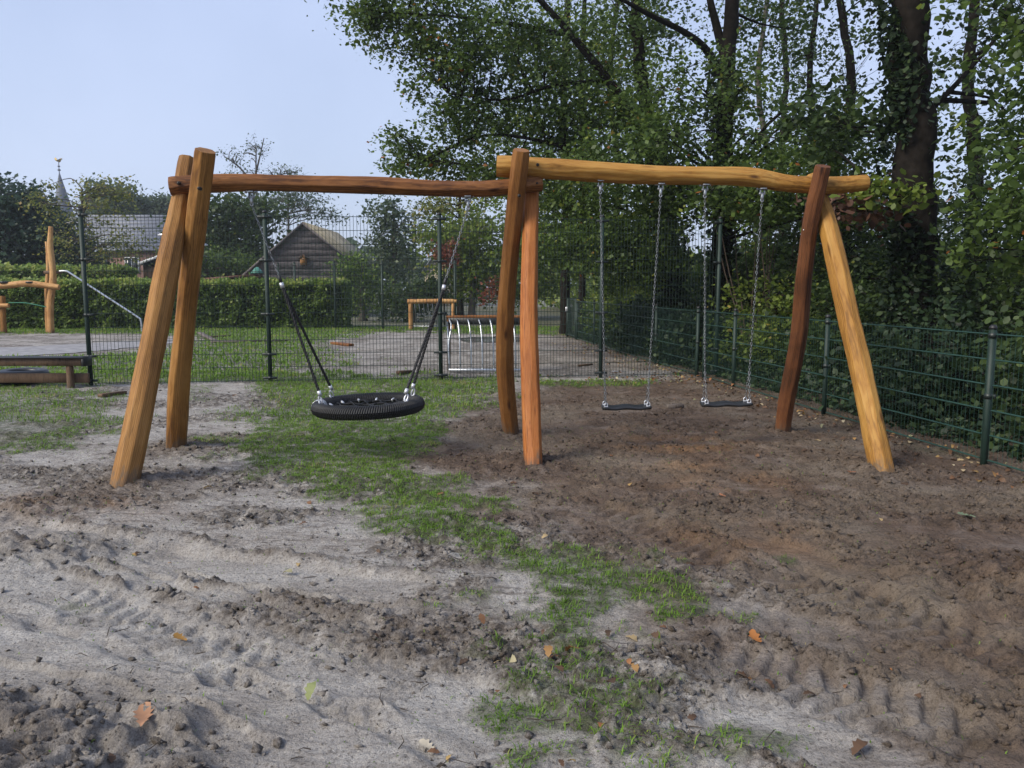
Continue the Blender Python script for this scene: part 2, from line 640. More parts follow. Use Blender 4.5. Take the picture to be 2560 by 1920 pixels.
# wheel tracks: line, width, depth, lugs
TRK = [
    ([(-120, 1105), (0, 1140), (330, 1195), (620, 1240), (930, 1292)], .40, .030, 0.0),
    ([(-200, 1205), (60, 1262), (320, 1345), (600, 1420), (980, 1530), (1200, 1640)], .46, .022, .0),
    ([(120, 1262), (250, 1318), (360, 1352), (500, 1400), (640, 1440)], .26, .016, .013),
    ([(-200, 1330), (100, 1420), (450, 1545), (700, 1640), (900, 1740)], .50, .016, .0),
    ([(-150, 1560), (120, 1610), (420, 1700)], .40, .030, .014),
    ([(1240, 1080), (1330, 1115), (1470, 1185), (1600, 1240)], .34, .030, .022),
    ([(1650, 1215), (1760, 1265), (1960, 1340), (2260, 1440)], .40, .032, .020),
    ([(1480, 1400), (1640, 1450), (1820, 1500), (2240, 1640)], .38, .030, .020),
    ([(1450, 1505), (1700, 1580), (2000, 1690)], .40, .020, .0),
    ([(250, 1165), (480, 1200)], .3, .015, .0),
    ([(-100, 1170), (200, 1225), (520, 1290), (860, 1370)], .14, .018, .0),
    ([(-150, 1395), (150, 1470), (420, 1560), (640, 1640)], .12, .016, .0),
    ([(300, 1215), (620, 1270), (920, 1335)], .10, .012, .0),
    ([(350, 1420), (640, 1490), (900, 1580)], .14, .016, .010),
    ([(1560, 1150), (1760, 1215), (2000, 1290), (2260, 1370)], .30, .022, .0),
    ([(1500, 1290), (1700, 1350), (1950, 1430), (2250, 1530)], .32, .020, .007),
]
TRK = [(np.array([GK(*p)[:2] for p in t[0]]), t[1], t[2], t[3]) for t in TRK]

FEET = {  # survey points of the six feet of the swing frame
    'A1': G(309, 1216), 'A2': G(440, 1122), 'M1': G(1278, 1083), 'M2': G(1334, 1172), 'R1': G(1956, 1084), 'R2': G(2208, 1182)}


def polydist(x, y, P):
    best = np.full(x.shape, 1e9)
    sgn = np.zeros(x.shape)
    arc = np.zeros(x.shape)
    acc = 0
    for i in range(len(P) - 1):
        a, b = P[i], P[i + 1]
        e = b - a
        L = math.hypot(*e)
        wx, wy = x - a[0], y - a[1]
        t = np.clip((wx * e[0] + wy * e[1]) / (L * L), 0, 1)
        d = np.hypot(wx - e[0] * t, wy - e[1] * t)
        s = np.sign(e[0] * wy - e[1] * wx)
        k = d < best
        best = np.where(k, d, best)
        sgn = np.where(k, s, sgn)
        arc = np.where(k, acc + t * L, arc)
        acc += L
    end = (arc <= 1e-6) | (arc >= acc - 1e-6)
    return best, sgn, arc, end, acc


def turf(x, y):
    """0..1 how much grass grows at a point"""
    n = fbm(x * 1.9, y * 1.9, 4, 3)
    n2 = fbm(x * 7, y * 7, 3, 5)
    g = np.zeros(x.shape)
    near = y < 13.6
    for P, w, soft in TURF:
        lo, hi = P.min(0) - 1.0, P.max(0) + 1.0
        k = near & (x > lo[0]) & (x < hi[0]) & (y > lo[1]) & (y < hi[1])
        if not k.any():
            continue
        s = sdpoly(x[k], y[k], P) + n[k] * soft * 1.6 + n2[k] * soft * .8
        g[k] = np.maximum(g[k], sstep(-soft * .5, soft * .9, s) * w)
    far = 1 - np.maximum(sstep(-.5, .4, sdpoly(x, y, SANDPIT) + n * .9), sstep(-.6, .5, sdpoly(x, y, YARD) + n * 1.1))
    far = far * (.95 + .2 * n)
    wood = 3.86 - .1435 * (y - 6.44)
    far = far * (1 - .75 * sstep(-.3, .6, x - wood) * (y < 26))
    b = np.where(x < -7, 11.2, 12.35 + .135 * (x - .3))
    g = np.where(y > b + .05, np.maximum(far, 0), g)
    return np.clip(g, 0, 1)


def mudmask(x, y):
    n = fbm(x * 1.1, y * 1.1, 4, 8)
    m = sstep(-.45, .45, sdpoly(x, y, MUD) + n * .45)
    wood = 3.86 - .1435 * (y - 6.44)
    m = np.where(y > 13.2 + .135 * x, .5 * sstep(-3.5, 1.0, x - wood) + .06 + .2 * n, m)
    for f in FEET.values():
        m = np.maximum(m, .75 * np.exp(-(((x - f[0]) / .42) ** 2 + ((y - f[1]) / .5) ** 2)))
    for u, v, r, w in ((150, 1085, .75, .55), (330, 1045, .6, .5), (60, 1175, .5, .35), (520, 1180, .6, .3), (640, 1310, .6, .45), (900, 1370, .5, .4), (100, 1600, .8, .55), (300, 1650, .6, .5)):
        c = GK(u, v)
        m = np.maximum(m, w * np.exp(-(((x - c[0]) / r) ** 2 + ((y - c[1]) / (r * .6)) ** 2)) * np.clip(.8 + n, 0, 1))
    m = np.maximum(m, sstep(-.4, .3, x - wood))
    return np.clip(m, 0, 1)


def terrain(x, y):
    """height, roughness of the clods, dampness"""
    x, y = np.asarray(x, float), np.asarray(y, float)
    fade = 1 - .75 * sstep(9, 16, y)
    h = .020 * fbm(x * .7, y * .7, 3, 21)
    rough = sstep(-.25, .45, fbm(x * .9 + .3 * pn(x * 2, y * 2, 41), y * 1.3, 4, 31))
    flat = np.zeros(x.shape)
    tr = np.zeros(x.shape)
    for P, w, dep, lug in TRK:
        lo, hi = P.min(0) - 1, P.max(0) + 1
        k = (x > lo[0]) & (x < hi[0]) & (y > lo[1]) & (y < hi[1])
        if not k.any():
            continue
        xx, yy = x[k], y[k]
        d, s, arc, end, tot = polydist(xx, yy, P)
        wob = .05 * fbm(xx * 3, yy * 3, 3, 51)
        q = (d + wob) / (w * .5)
        ins = (1 - sstep(.80, 1.08, q)) * sstep(0, .25, arc) * sstep(0, .25, tot - arc)
        berm = np.exp(-((q - 1.22) / .20) ** 2) * (.35 + .9 * np.abs(fbm(xx * 2.4, yy * 2.4, 3, 61))) * sstep(0, .2, arc) * sstep(0, .2, tot - arc)
        dz = -dep * ins + .015 * berm
        if lug:
            ph = arc / .105 + np.where(s > 0, 1, 0) * .5 + (d / w) * .9
            l = sstep(.30, .62, .5 + .5 * np.sin(2 * np.pi * ph + 1.2 * pn(xx * 6, yy * 6, 71)))
            dz = dz + 1.35 * lug * (l - .35) * ins
        tr[k] += dz
        flat[k] = np.maximum(flat[k], ins * .85)
        rough[k] = np.maximum(rough[k], np.clip(berm, 0, 1))
    rough = rough * (1 - flat)
    # the trodden pan in the left foreground and the skimmed wedge on the right
    pan = sstep(-.1, .35, sdpoly(x, y, poly([(-200, 1330), (250, 1360), (620, 1420), (900, 1480), (1000, 1560), (950, 1680), (350, 1640), (200, 1530), (-200, 1500)])) + .25 * fbm(x * 2, y * 2, 3, 77))
    rough = rough * (1 - .75 * pan)
    flat = np.maximum(flat, .6 * pan)
    md_ = sstep(-.3, .4, sdpoly(x, y, MUD)) * (y < 13)
    rough = np.maximum(rough, .85 * md_ * (1 - flat) * sstep(-.30, .30, fbm(x * 2.1, y * 3.1, 3, 151)))
    for f in FEET.values():
        rough = np.maximum(rough, 1.1 * np.exp(-(((x - f[0]) / .38) ** 2 + ((y - f[1]) / .42) ** 2)))
    for (u, v, rx) in ((2212, 1290, .40), (110, 1185, .45), (60, 1100, .4), (180, 1080, .5), (640, 1320, .45), (900, 1380, .4)):
        c = GK(u, v)
        rough = np.maximum(rough, np.exp(-((x - c[0]) / rx) ** 2 - ((y - c[1]) / (rx * .7)) ** 2))
    r1 = 1 - np.abs(fbm(x * 5.5, y * 7.5, 3, 81))
    c1 = fbm(x * 16, y * 21, 3, 91)
    c2 = 1 - np.abs(fbm(x * 24, y * 33, 2, 95))
    h = h + tr * fade
    wx = x + .02 * pn(x * 14, y * 14, 131)
    wy = y + .02 * pn(x * 14, y * 14, 137)
    rr = sstep(.05, .75, rough + .35 * fbm(x * 4, y * 4, 3, 141))
    h = h + fade * (.10 + .90 * rough) * (.020 * (r1 - .72) + .012 * c1 + .008 * (c2 - .7))
    h = h + fade * rr * (.42 * clods(wx, wy * 1.25, .085, 3, .30) + .55 * clods(wx, wy * 1.2, .042, 5, .5) + .7 * clods(wx, wy, .021, 7, .55))
    h = h + fade * (1 - flat) * (.35 + .65 * (1 - rr)) * (.6 * clods(wx, wy, .030, 9, .10) + .7 * clods(x, y, .016, 8, .25))
    h = h + .0022 * pn(x * 38, y * 45, 99) * fade + .0012 * pn(x * 80, y * 90, 97) * fade
    for f in FEET.values():
        d = np.hypot(x - f[0], (y - f[1] - .14))
        mo = np.exp(-(d / .22) ** 2)
        h = h + mo * (.035 + .03 * fbm(x * 6, y * 6, 3, 105))
        rough = np.maximum(rough, mo)
    # spoil heap by the right border and the clod bank in the bottom left corner
    for (u, v, rx, hh) in ((2212, 1290, .40, .10), (60, 1590, .5, .05), (230, 1640, .35, .05), (110, 1185, .45, .05), (60, 1100, .4, .05), (1950, 1270, .4, .03)):
        c = GK(u, v)
        mo = np.exp(-((x - c[0]) / rx) ** 2 - ((y - c[1]) / (rx * .7)) ** 2)
        h = h + mo * hh * (.8 + .8 * fbm(x * 5, y * 5, 3, 111))
        rough = np.maximum(rough, mo)
    h = h * (1 - .9 * sstep(16, 40, y)) * (1 - sstep(-.5, -.1, sdpoly(x, y, PATH)))
    return h, rough, flat


def axis(parts):
    out = [parts[0][0]]
    for a, b, d0, d1 in parts:
        p = a
        while p < b - 1e-6:
            f = (p - a) / (b - a)
            p += d0 + (d1 - d0) * f
            out.append(min(p, b))
    return np.unique(np.round(np.array(out), 5))


yl = axis([(-30, 0, 6, 2), (0, 1.7, .2, .03), (1.7, 3.6, .0090, .0115), (3.6, 6.5, .0115, .022), (6.5, 13, .022, .055), (13, 30, .07, .3), (30, 120, .6, 8), (120, 1000, 20, 150)])
kh = axis([(0, .66, .0028, .0028), (.66, 1.1, .004, .03), (1.1, 4, .05, .4), (4, 30, .6, 6)])
kl = np.concatenate([-kh[::-1], kh[1:]])
gk, gy = np.meshgrid(kl, yl)
wid = np.where(gy > 0, gy + 1.5, 1.5 - gy * 3)                # columns open out with distance: finer where the wheels churned the earth
X, Y = (np.clip(gk, -1.1, 1.1) * wid + np.sign(gk) * np.maximum(np.abs(gk) - 1.1, 0) * 35.0).ravel(), gy.ravel()
xl = kl
inner = (np.abs(X) < 40) & (Y > -2) & (Y < 60)
H = np.zeros(X.shape)
R_ = np.zeros(X.shape)
FL = np.zeros(X.shape)
H[inner], R_[inner], FL[inner] = terrain(X[inner], Y[inner])
TU = np.ones(X.shape) * .9
TU[inner] = turf(X[inner], Y[inner])
MU = np.zeros(X.shape)
MU[inner] = mudmask(X[inner], Y[inner])
H = H + TU * .012 * (Y < 40)
OR = np.zeros(X.shape)
for c, r, w in ORANGE:
    OR = np.maximum(OR, w * np.exp(-((X - c[0]) / r) ** 2 - ((Y - c[1]) / (r * .8)) ** 2))
OR *= np.clip(.6 + .9 * fbm(X * 3, Y * 3, 3, 121), 0, 1)
nx, ny = len(xl), len(yl)
ii, jj = np.meshgrid(np.arange(ny - 1), np.arange(nx - 1), indexing='ij')
ii, jj = ii.ravel(), jj.ravel()
Q = np.stack([ii * nx + jj, ii * nx + jj + 1, (ii + 1) * nx + jj + 1, (ii + 1) * nx + jj], 1)
me = mesh_np('ground', np.stack([X, Y, H], 1), [Q], cols={'mask': np.stack([TU, MU, R_, OR], 1)}, attrs={'flat': FL}, smooth=True)


def ground_mat():
    m, nt, b = new_mat('sand, humus earth and turf')
    N, L = nt.nodes, nt.links
    at = N.new('ShaderNodeAttribute')
    at.attribute_name = 'mask'
    sp = N.new('ShaderNodeSeparateColor')
    L.new(at.outputs['Color'], sp.inputs['Color'])
    tc = N.new('ShaderNodeTexCoord')

    def noise(scale, detail=4, rough=.55, dist=0.0):
        n = N.new('ShaderNodeTexNoise')
        n.inputs['Scale'].default_value = scale
        n.inputs['Detail'].default_value = detail
        n.inputs['Roughness'].default_value = rough
        n.inputs['Distortion'].default_value = dist
        L.new(tc.outputs['Object'], n.inputs['Vector'])
        return n.outputs['Fac']

    def ramp(f, stops):
        r = N.new('ShaderNodeValToRGB')
        e = r.color_ramp.elements
        while len(e) < len(stops):
            e.new(.5)
        for i, (p, c) in enumerate(stops):
            e[i].position = p
            e[i].color = (*c, 1) if len(c) == 3 else c
        L.new(f, r.inputs['Fac'])
        return r.outputs['Color']

    def mix(f, a, c, mode='MIX'):
        x = N.new('ShaderNodeMixRGB')
        x.blend_type = mode
        for s, v in ((x.inputs['Fac'], f), (x.inputs['Color1'], a), (x.inputs['Color2'], c)):
            if isinstance(v, bpy.types.NodeSocket):
                L.new(v, s)
            else:
                s.default_value = v if not isinstance(v, tuple) else (*v, 1)[:4]
        return x.outputs['Color']

    def math_(op, a, c=0.0, d=0.0):
        x = N.new('ShaderNodeMath')
        x.operation = op
        x.use_clamp = False
        for s, v in zip(x.inputs, (a, c, d)):
            if isinstance(v, bpy.types.NodeSocket):
                L.new(v, s)
            else:
                s.default_value = v
        return x.outputs[0]
    big, midn, fine, grit = noise(.9, 4), noise(5, 6, .6, .4), noise(34, 8, .68, .3), noise(210, 3, .6)
    mp = N.new('ShaderNodeMapping')                          # smears drawn out along the wheel tracks
    mp.inputs['Rotation'].default_value = (0, 0, math.radians(28))
    mp.inputs['Scale'].default_value = (5, 26, 10)
    L.new(tc.outputs['Object'], mp.inputs['Vector'])
    sm = N.new('ShaderNodeTexNoise')
    sm.inputs['Scale'].default_value = 1.0
    sm.inputs['Detail'].default_value = 6
    sm.inputs['Roughness'].default_value = .65
    L.new(mp.outputs['Vector'], sm.inputs['Vector'])
    smear = sm.outputs['Fac']
    sand = ramp(midn, [(.26, (.205, .182, .163)), (.44, (.325, .300, .275)), (.70, (.43, .408, .38))])
    sand = mix(math_('MULTIPLY', ramp(smear, [(.50, (0, 0, 0)), (.62, (1, 1, 1))]), .66), sand, (.120, .100, .084))
    clod = ramp(fine, [(.36, (.034, .027, .021)), (.5, (.100, .082, .067)), (.64, (.215, .188, .160))])  # dark brown of the clods, micro shadows also put into the tones
    rs = math_('MULTIPLY', ramp(sp.outputs['Blue'], [(.08, (0, 0, 0)), (.55, (1, 1, 1))]), ramp(noise(11, 6, .68, .6), [(.38, (0, 0, 0)), (.58, (1, 1, 1))]))
    sand = mix(math_('MULTIPLY', rs, .95), sand, clod)
    mud = ramp(midn, [(.25, (0.058, 0.039, 0.025)), (.5, (0.116, 0.078, 0.055)), (.75, (0.194, 0.140, 0.098))])
    mud = mix(math_('MULTIPLY', ramp(noise(2.3, 5, .6, .5), [(.50, (0, 0, 0)), (.64, (1, 1, 1))]), .45), mud, (.245, .205, .178))
    mudd = ramp(fine, [(.34, (0.031, 0.021, 0.013)), (.5, (0.078, 0.052, 0.035)), (.66, (0.147, 0.101, 0.069))])
    mud = mix(math_('MULTIPLY', rs, .8), mud, mudd)
    gr = ramp(big, [(.46, (0, 0, 0)), (.64, (1, 1, 1))])
    mud = mix(math_('MULTIPLY', gr, .62), mud, (0.194, 0.160, 0.122))
    mud = mix(math_('MULTIPLY', ramp(smear, [(.52, (0, 0, 0)), (.68, (1, 1, 1))]), .5), mud, (0.053, 0.035, 0.024))
    fa = N.new('ShaderNodeAttribute')
    fa.attribute_name = 'flat'
    sand = mix(math_('MULTIPLY', fa.outputs['Fac'], .62), sand, ramp(midn, [(.3, (.300, .280, .258)), (.65, (.430, .410, .385))]))
    base = mix(math_('MULTIPLY', sp.outputs['Green'], 1.0), sand, mud)
    base = mix(math_('MULTIPLY', at.outputs['Alpha'], .55), base, (0.358, 0.177, 0.061))
    turf_c = ramp(fine, [(.3, (.034, .030, .014)), (.52, (.048, .064, .016)), (.72, (.080, .125, .024))])
    tn = noise(9, 5, .65)
    tf = math_('MULTIPLY', sp.outputs['Red'], ramp(tn, [(.36, (.15, .15, .15)), (.56, (1, 1, 1))]))
    base = mix(math_('MULTIPLY', tf, .90), base, turf_c)
    crumb_shade = ramp(noise(75, 4, .7), [(.34, (.34, .31, .29)), (.47, (1, 1, 1)), (.66, (1.12, 1.12, 1.12))])  # dark crumb speckle, with micro shadows put into the albedo
    base = mix(.8, base, crumb_shade, 'MULTIPLY')
    sprk = ramp(grit, [(.32, (.50, .48, .46)), (.5, (1, 1, 1)), (.70, (1.25, 1.25, 1.25))])
    base = mix(.6, base, sprk, 'MULTIPLY')
    L.new(base, b.inputs['Base Color'])
    L.new(ramp(big, [(.35, (.62, .62, .62)), (.65, (.92, .92, .92))]), b.inputs['Roughness'])
    b.inputs['Specular IOR Level'].default_value = .3
    bh = math_('ADD', math_('MULTIPLY', fine, 1.0), math_('ADD', math_('MULTIPLY', grit, .22), math_('MULTIPLY', smear, .6)))
    bp = N.new('ShaderNodeBump')
    bp.inputs['Strength'].default_value = .9
    bp.inputs['Distance'].default_value = .030
    L.new(bh, bp.inputs['Height'])
    L.new(bp.outputs['Normal'], b.inputs['Normal'])
    return m


M['ground'] = ground_mat()
g = link('ground', me, M['ground'])
tag(g, 'bare sandy earth with wheel ruts, dark mud and patches of turf', kind='structure')


def gz(x, y):
    x, y = np.atleast_1d(np.asarray(x, float)), np.atleast_1d(np.asarray(y, float))
    return terrain(x, y)[0] + turf(x, y) * .012


# ------------------------------------------------------------------ leaves and trees
def rand_rot(N, rs, up=.6):
    """frames whose z axis leans upward by 'up'"""
    n = rs.normal(size=(N, 3))
    n[:, 2] = np.abs(n[:, 2]) + up
    n /= np.linalg.norm(n, axis=1)[:, None]
    a = rs.normal(size=(N, 3))
    t = a - n * (a * n).sum(1)[:, None]
    t /= np.linalg.norm(t, axis=1)[:, None]
    b = np.cross(n, t)
    return np.stack([b, t, n], 2)


LEAF6 = np.array([(0, 0, 0), (.30, .28, -.10), (.34, .66, -.08), (0, 1, -.16), (-.34, .66, -.08), (-.30, .28, -.10)])
LEAF6Q = np.array([(0, 1, 2, 3), (0, 3, 4, 5)])
_lf = [(0, 0), (.10, .10), (.22, .24), (.17, .34), (.31, .50), (.24, .60), (.27, .74), (.13, .86), (0, 1)]
LEAF16 = np.array([(x, y, .55 * x * x * 4 * (.5 + y) - .25 * (y - .4) ** 2) for x, y in _lf] + [(-x * .9, y - .02, .30 * x * x * 4 - .25 * (y - .4) ** 2) for x, y in _lf[1:-1][::-1]])
LEAF16Q = np.array([(0, 1, 2, 14), (0, 14, 15, 15), (2, 3, 13, 14), (3, 4, 12, 13), (4, 5, 11, 12), (5, 6, 10, 11), (6, 7, 9, 10), (7, 8, 9, 9)])
LEAF4 = np.array([(0, 0, 0), (.36, .5, -.08), (0, 1, -.12), (-.36, .5, -.08)])
LEAF4Q = np.array([(0, 1, 2, 3)])


def litter_mesh(name, P, size, rs, up, var):
    N, B = len(P), LEAF16
    R = rand_rot(N, rs, up)
    s_ = size * (1 + var * (rs.rand(N) * 2 - 1))
    V = np.einsum('nij,kj->nki', R, B) * s_[:, None, None] + P[:, None, :]
    off = (np.arange(N) * len(B))[:, None, None]
    Fq = (LEAF16Q[[0, 2, 3, 4, 5, 6]][None] + off).reshape(-1, 4)
    Ft = (np.array([(0, 14, 15), (7, 8, 9)])[None] + off).reshape(-1, 3)
    return mesh_np(name, V.reshape(-1, 3), [Fq, Ft], attrs={'rnd': np.repeat(rs.rand(N), len(B))})


def leaf_mesh(name, P, size, rs, shape=6, up=.5, var=.55, rnd=None, flatten=None):
    N = len(P)
    if shape == 16:
        return litter_mesh(name, P, size, rs, up, var)
    B, Fq = (LEAF6, LEAF6Q) if shape == 6 else (LEAF4, LEAF4Q)
    R = rand_rot(N, rs, up)
    s = size * (1 + var * (rs.rand(N) * 2 - 1))
    V = np.einsum('nij,kj->nki', R, B) * s[:, None, None] + P[:, None, :]
    F = (Fq[None] + (np.arange(N) * len(B))[:, None, None]).reshape(-1, 4)
    r = rs.rand(N) if rnd is None else rnd
    return mesh_np(name, V.reshape(-1, 3), [F], attrs={'rnd': np.repeat(r, len(B))})


M['leaf_oak'] = leaf_mat('oak leaves', [(0, (0.032, 0.057, 0.017)), (.45, (0.065, 0.106, 0.025)), (.86, (0.120, 0.180, 0.036)), (.965, (0.237, 0.251, 0.040)), (1, (0.310, 0.109, 0.028))])
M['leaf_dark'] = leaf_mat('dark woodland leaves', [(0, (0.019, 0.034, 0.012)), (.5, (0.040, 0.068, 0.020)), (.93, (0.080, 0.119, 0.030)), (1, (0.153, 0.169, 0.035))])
M['leaf_bright'] = leaf_mat('bright green leaves', [(0, (0.063, 0.103, 0.018)), (.5, (0.119, 0.168, 0.029)), (.9, (0.196, 0.244, 0.042)), (1, (0.351, 0.283, 0.052))], .45)
M['leaf_ivy'] = leaf_mat('ivy leaves', [(0, (.008, .018, .008)), (.6, (.020, .040, .014)), (1, (.055, .085, .028))], .2, .55)
M['leaf_hedge'] = leaf_mat('hedge leaves', [(0, (.022, .042, .010)), (.38, (.080, .135, .026)), (.85, (.190, .265, .058)), (1, (.30, .33, .08))])
M['leaf_grey'] = leaf_mat('grey green leaves', [(0, (0.038, 0.061, 0.038)), (.5, (0.074, 0.108, 0.061)), (1, (0.135, 0.169, 0.088))])
M['leaf_conifer'] = leaf_mat('blackish evergreen sprays', [(0, (0.016, 0.035, 0.024)), (.6, (0.035, 0.067, 0.045)), (1, (0.072, 0.112, 0.064))])
M['leaf_yellow'] = leaf_mat('yellowing leaves', [(0, (0.069, 0.098, 0.029)), (.5, (0.138, 0.161, 0.040)), (.85, (0.230, 0.218, 0.057)), (1, (0.299, 0.184, 0.057))], .45)
M['leaf_red'] = leaf_mat('reddened leaves', [(0, (.10, .028, .018)), (.6, (.19, .055, .03)), (1, (.24, .11, .045))], .4)
M['leaf_dead'] = leaf_mat('dead brown leaves', [(0, (.055, .026, .016)), (.6, (.11, .052, .032)), (1, (.17, .09, .05))], .2)


def tree(name, label, cat, trunk, r0, r1, blobs, leafm, barkm, seed, leaf=.10, per=26, spread=.35, limbs=(), shape=6, group=None, up=.45,
         twig=.010, hubs=8, extra=(), droop=.0, trunk_n=10, solo_twigs=True):
    """trunk: world points; blobs: (centre, radii, clumps); limbs: (points, r0, r1); extra: parts (name, leaf positions, size, material)"""
    rs = np.random.RandomState(seed)
    trunk = np.asarray(trunk, float)
    base = trunk[0]
    root = thing(name, label, cat, tuple(base), group)
    mb = MB()
    tp = catmull(trunk, max(12, 5 * len(trunk))) if len(trunk) > 2 else trunk
    tt = np.linspace(0, 1, len(tp))
    tr = r0 + (r1 - r0) * tt
    tr = tr * (1 + .35 * np.exp(-tt * 14)) * (1 + .05 * rs.normal(size=len(tp)))
    tp[1:] += rs.normal(size=(len(tp) - 1, 3)) * r0 * .10
    mb.tube(tp, tr, trunk_n)
    mb.build('trunk', barkm, root, smooth=True)
    sk = [tp]
    bm = MB()
    for pts, a, b_ in limbs:
        lp = catmull(np.asarray(pts, float), 14) if len(pts) > 2 else np.linspace(pts[0], pts[1], 8)
        lm_ = MB()
        lm_.tube(lp, np.linspace(a, b_, len(lp)), 8)
        lm_.build('limb', barkm, root, smooth=True)
        sk.append(lp)
    sk = np.concatenate(sk)
    pos = []
    for c, rad, n in blobs:
        c, rad = np.asarray(c, float), np.asarray(rad, float)
        q = rs.normal(size=(n, 3))
        q /= np.linalg.norm(q, axis=1)[:, None]
        q *= (rs.rand(n) ** .45)[:, None]
        cl = c + q * rad
        nh = max(1, n // hubs)
        hp = c + (cl[rs.choice(n, nh, replace=False)] - c) * .8
        for h_ in hp:
            d = np.linalg.norm(sk - h_, axis=1) + np.maximum(sk[:, 2] - h_[2] + .1, 0) * 2.5
            s = sk[d.argmin()]
            L = np.linalg.norm(h_ - s)
            if L < .05:
                continue
            mid = (s + h_) / 2 + rs.normal(size=3) * L * .10 + np.array((0, 0, .08 * L))
            lp = catmull([s, mid, h_], 7)
            a = min(r1 * .9 + .004, twig * 1.2 + L * .009)
            bm.tube(lp, np.linspace(a, twig * .55, 7), 5, cap=False)
        hid = np.linalg.norm(cl[:, None] - hp[None], axis=2).argmin(1)
        for i in range(n):
            if solo_twigs:
                e = cl[i]
                s = hp[hid[i]]
                mid = (s + e) / 2 + rs.normal(size=3) * .08 * np.linalg.norm(e - s)
                bm.tube(np.array([s, mid, e]), np.array([twig * .5, twig * .4, twig * .22]), 3, cap=False)
        if per:
            k = rs.poisson(per, n)
            ci = np.repeat(np.arange(n), k)
            sp = spread * (.6 + .8 * rs.rand(n))[ci]
            off = rs.normal(size=(len(ci), 3)) * sp[:, None] * np.array((1, 1, .62))
            off[:, 2] -= droop * rs.rand(len(ci))
            pos.append((cl[ci] + off, np.repeat(rs.rand(n), k)))
    if bm.n:
        tag(bm.build('branches', barkm, root, smooth=True), kind='stuff')
    if pos:
        P = np.concatenate([p[0] for p in pos])
        cr = np.concatenate([p[1] for p in pos])
        rr = np.clip(.55 * rs.rand(len(P)) + .45 * cr + .06 * rs.normal(size=len(P)), 0, 1)
        me_ = leaf_mesh('crown', P - base, leaf, rs, shape, up, rnd=rr)
        link('crown', me_, leafm, root)
    for en, ep, es, em in extra:
        link(en, leaf_mesh(en, np.asarray(ep) - base, es, rs, 6, .3), em, root)
    return root


def trunk_ivy(tp, r, z0, z1, n, rs, side=None, out=.10, axis_dir=(-1, -.6)):
    """ivy leaf positions hugging a trunk polyline"""
    tp = np.asarray(tp, float)
    z = z0 + (z1 - z0) * rs.rand(n) ** 1.15
    cx = np.interp(z, tp[:, 2], tp[:, 0])
    cy = np.interp(z, tp[:, 2], tp[:, 1])
    if side is None:
        a = rs.rand(n) * 2 * np.pi
    else:
        a = math.atan2(axis_dir[1], axis_dir[0]) + rs.normal(size=n) * side
    q = r + out * rs.rand(n) ** 1.5
    k = pn(a * 1.2, z * .9, 7) > -.18
    return np.stack([cx + q * np.cos(a), cy + q * np.sin(a), z], 1)[k]


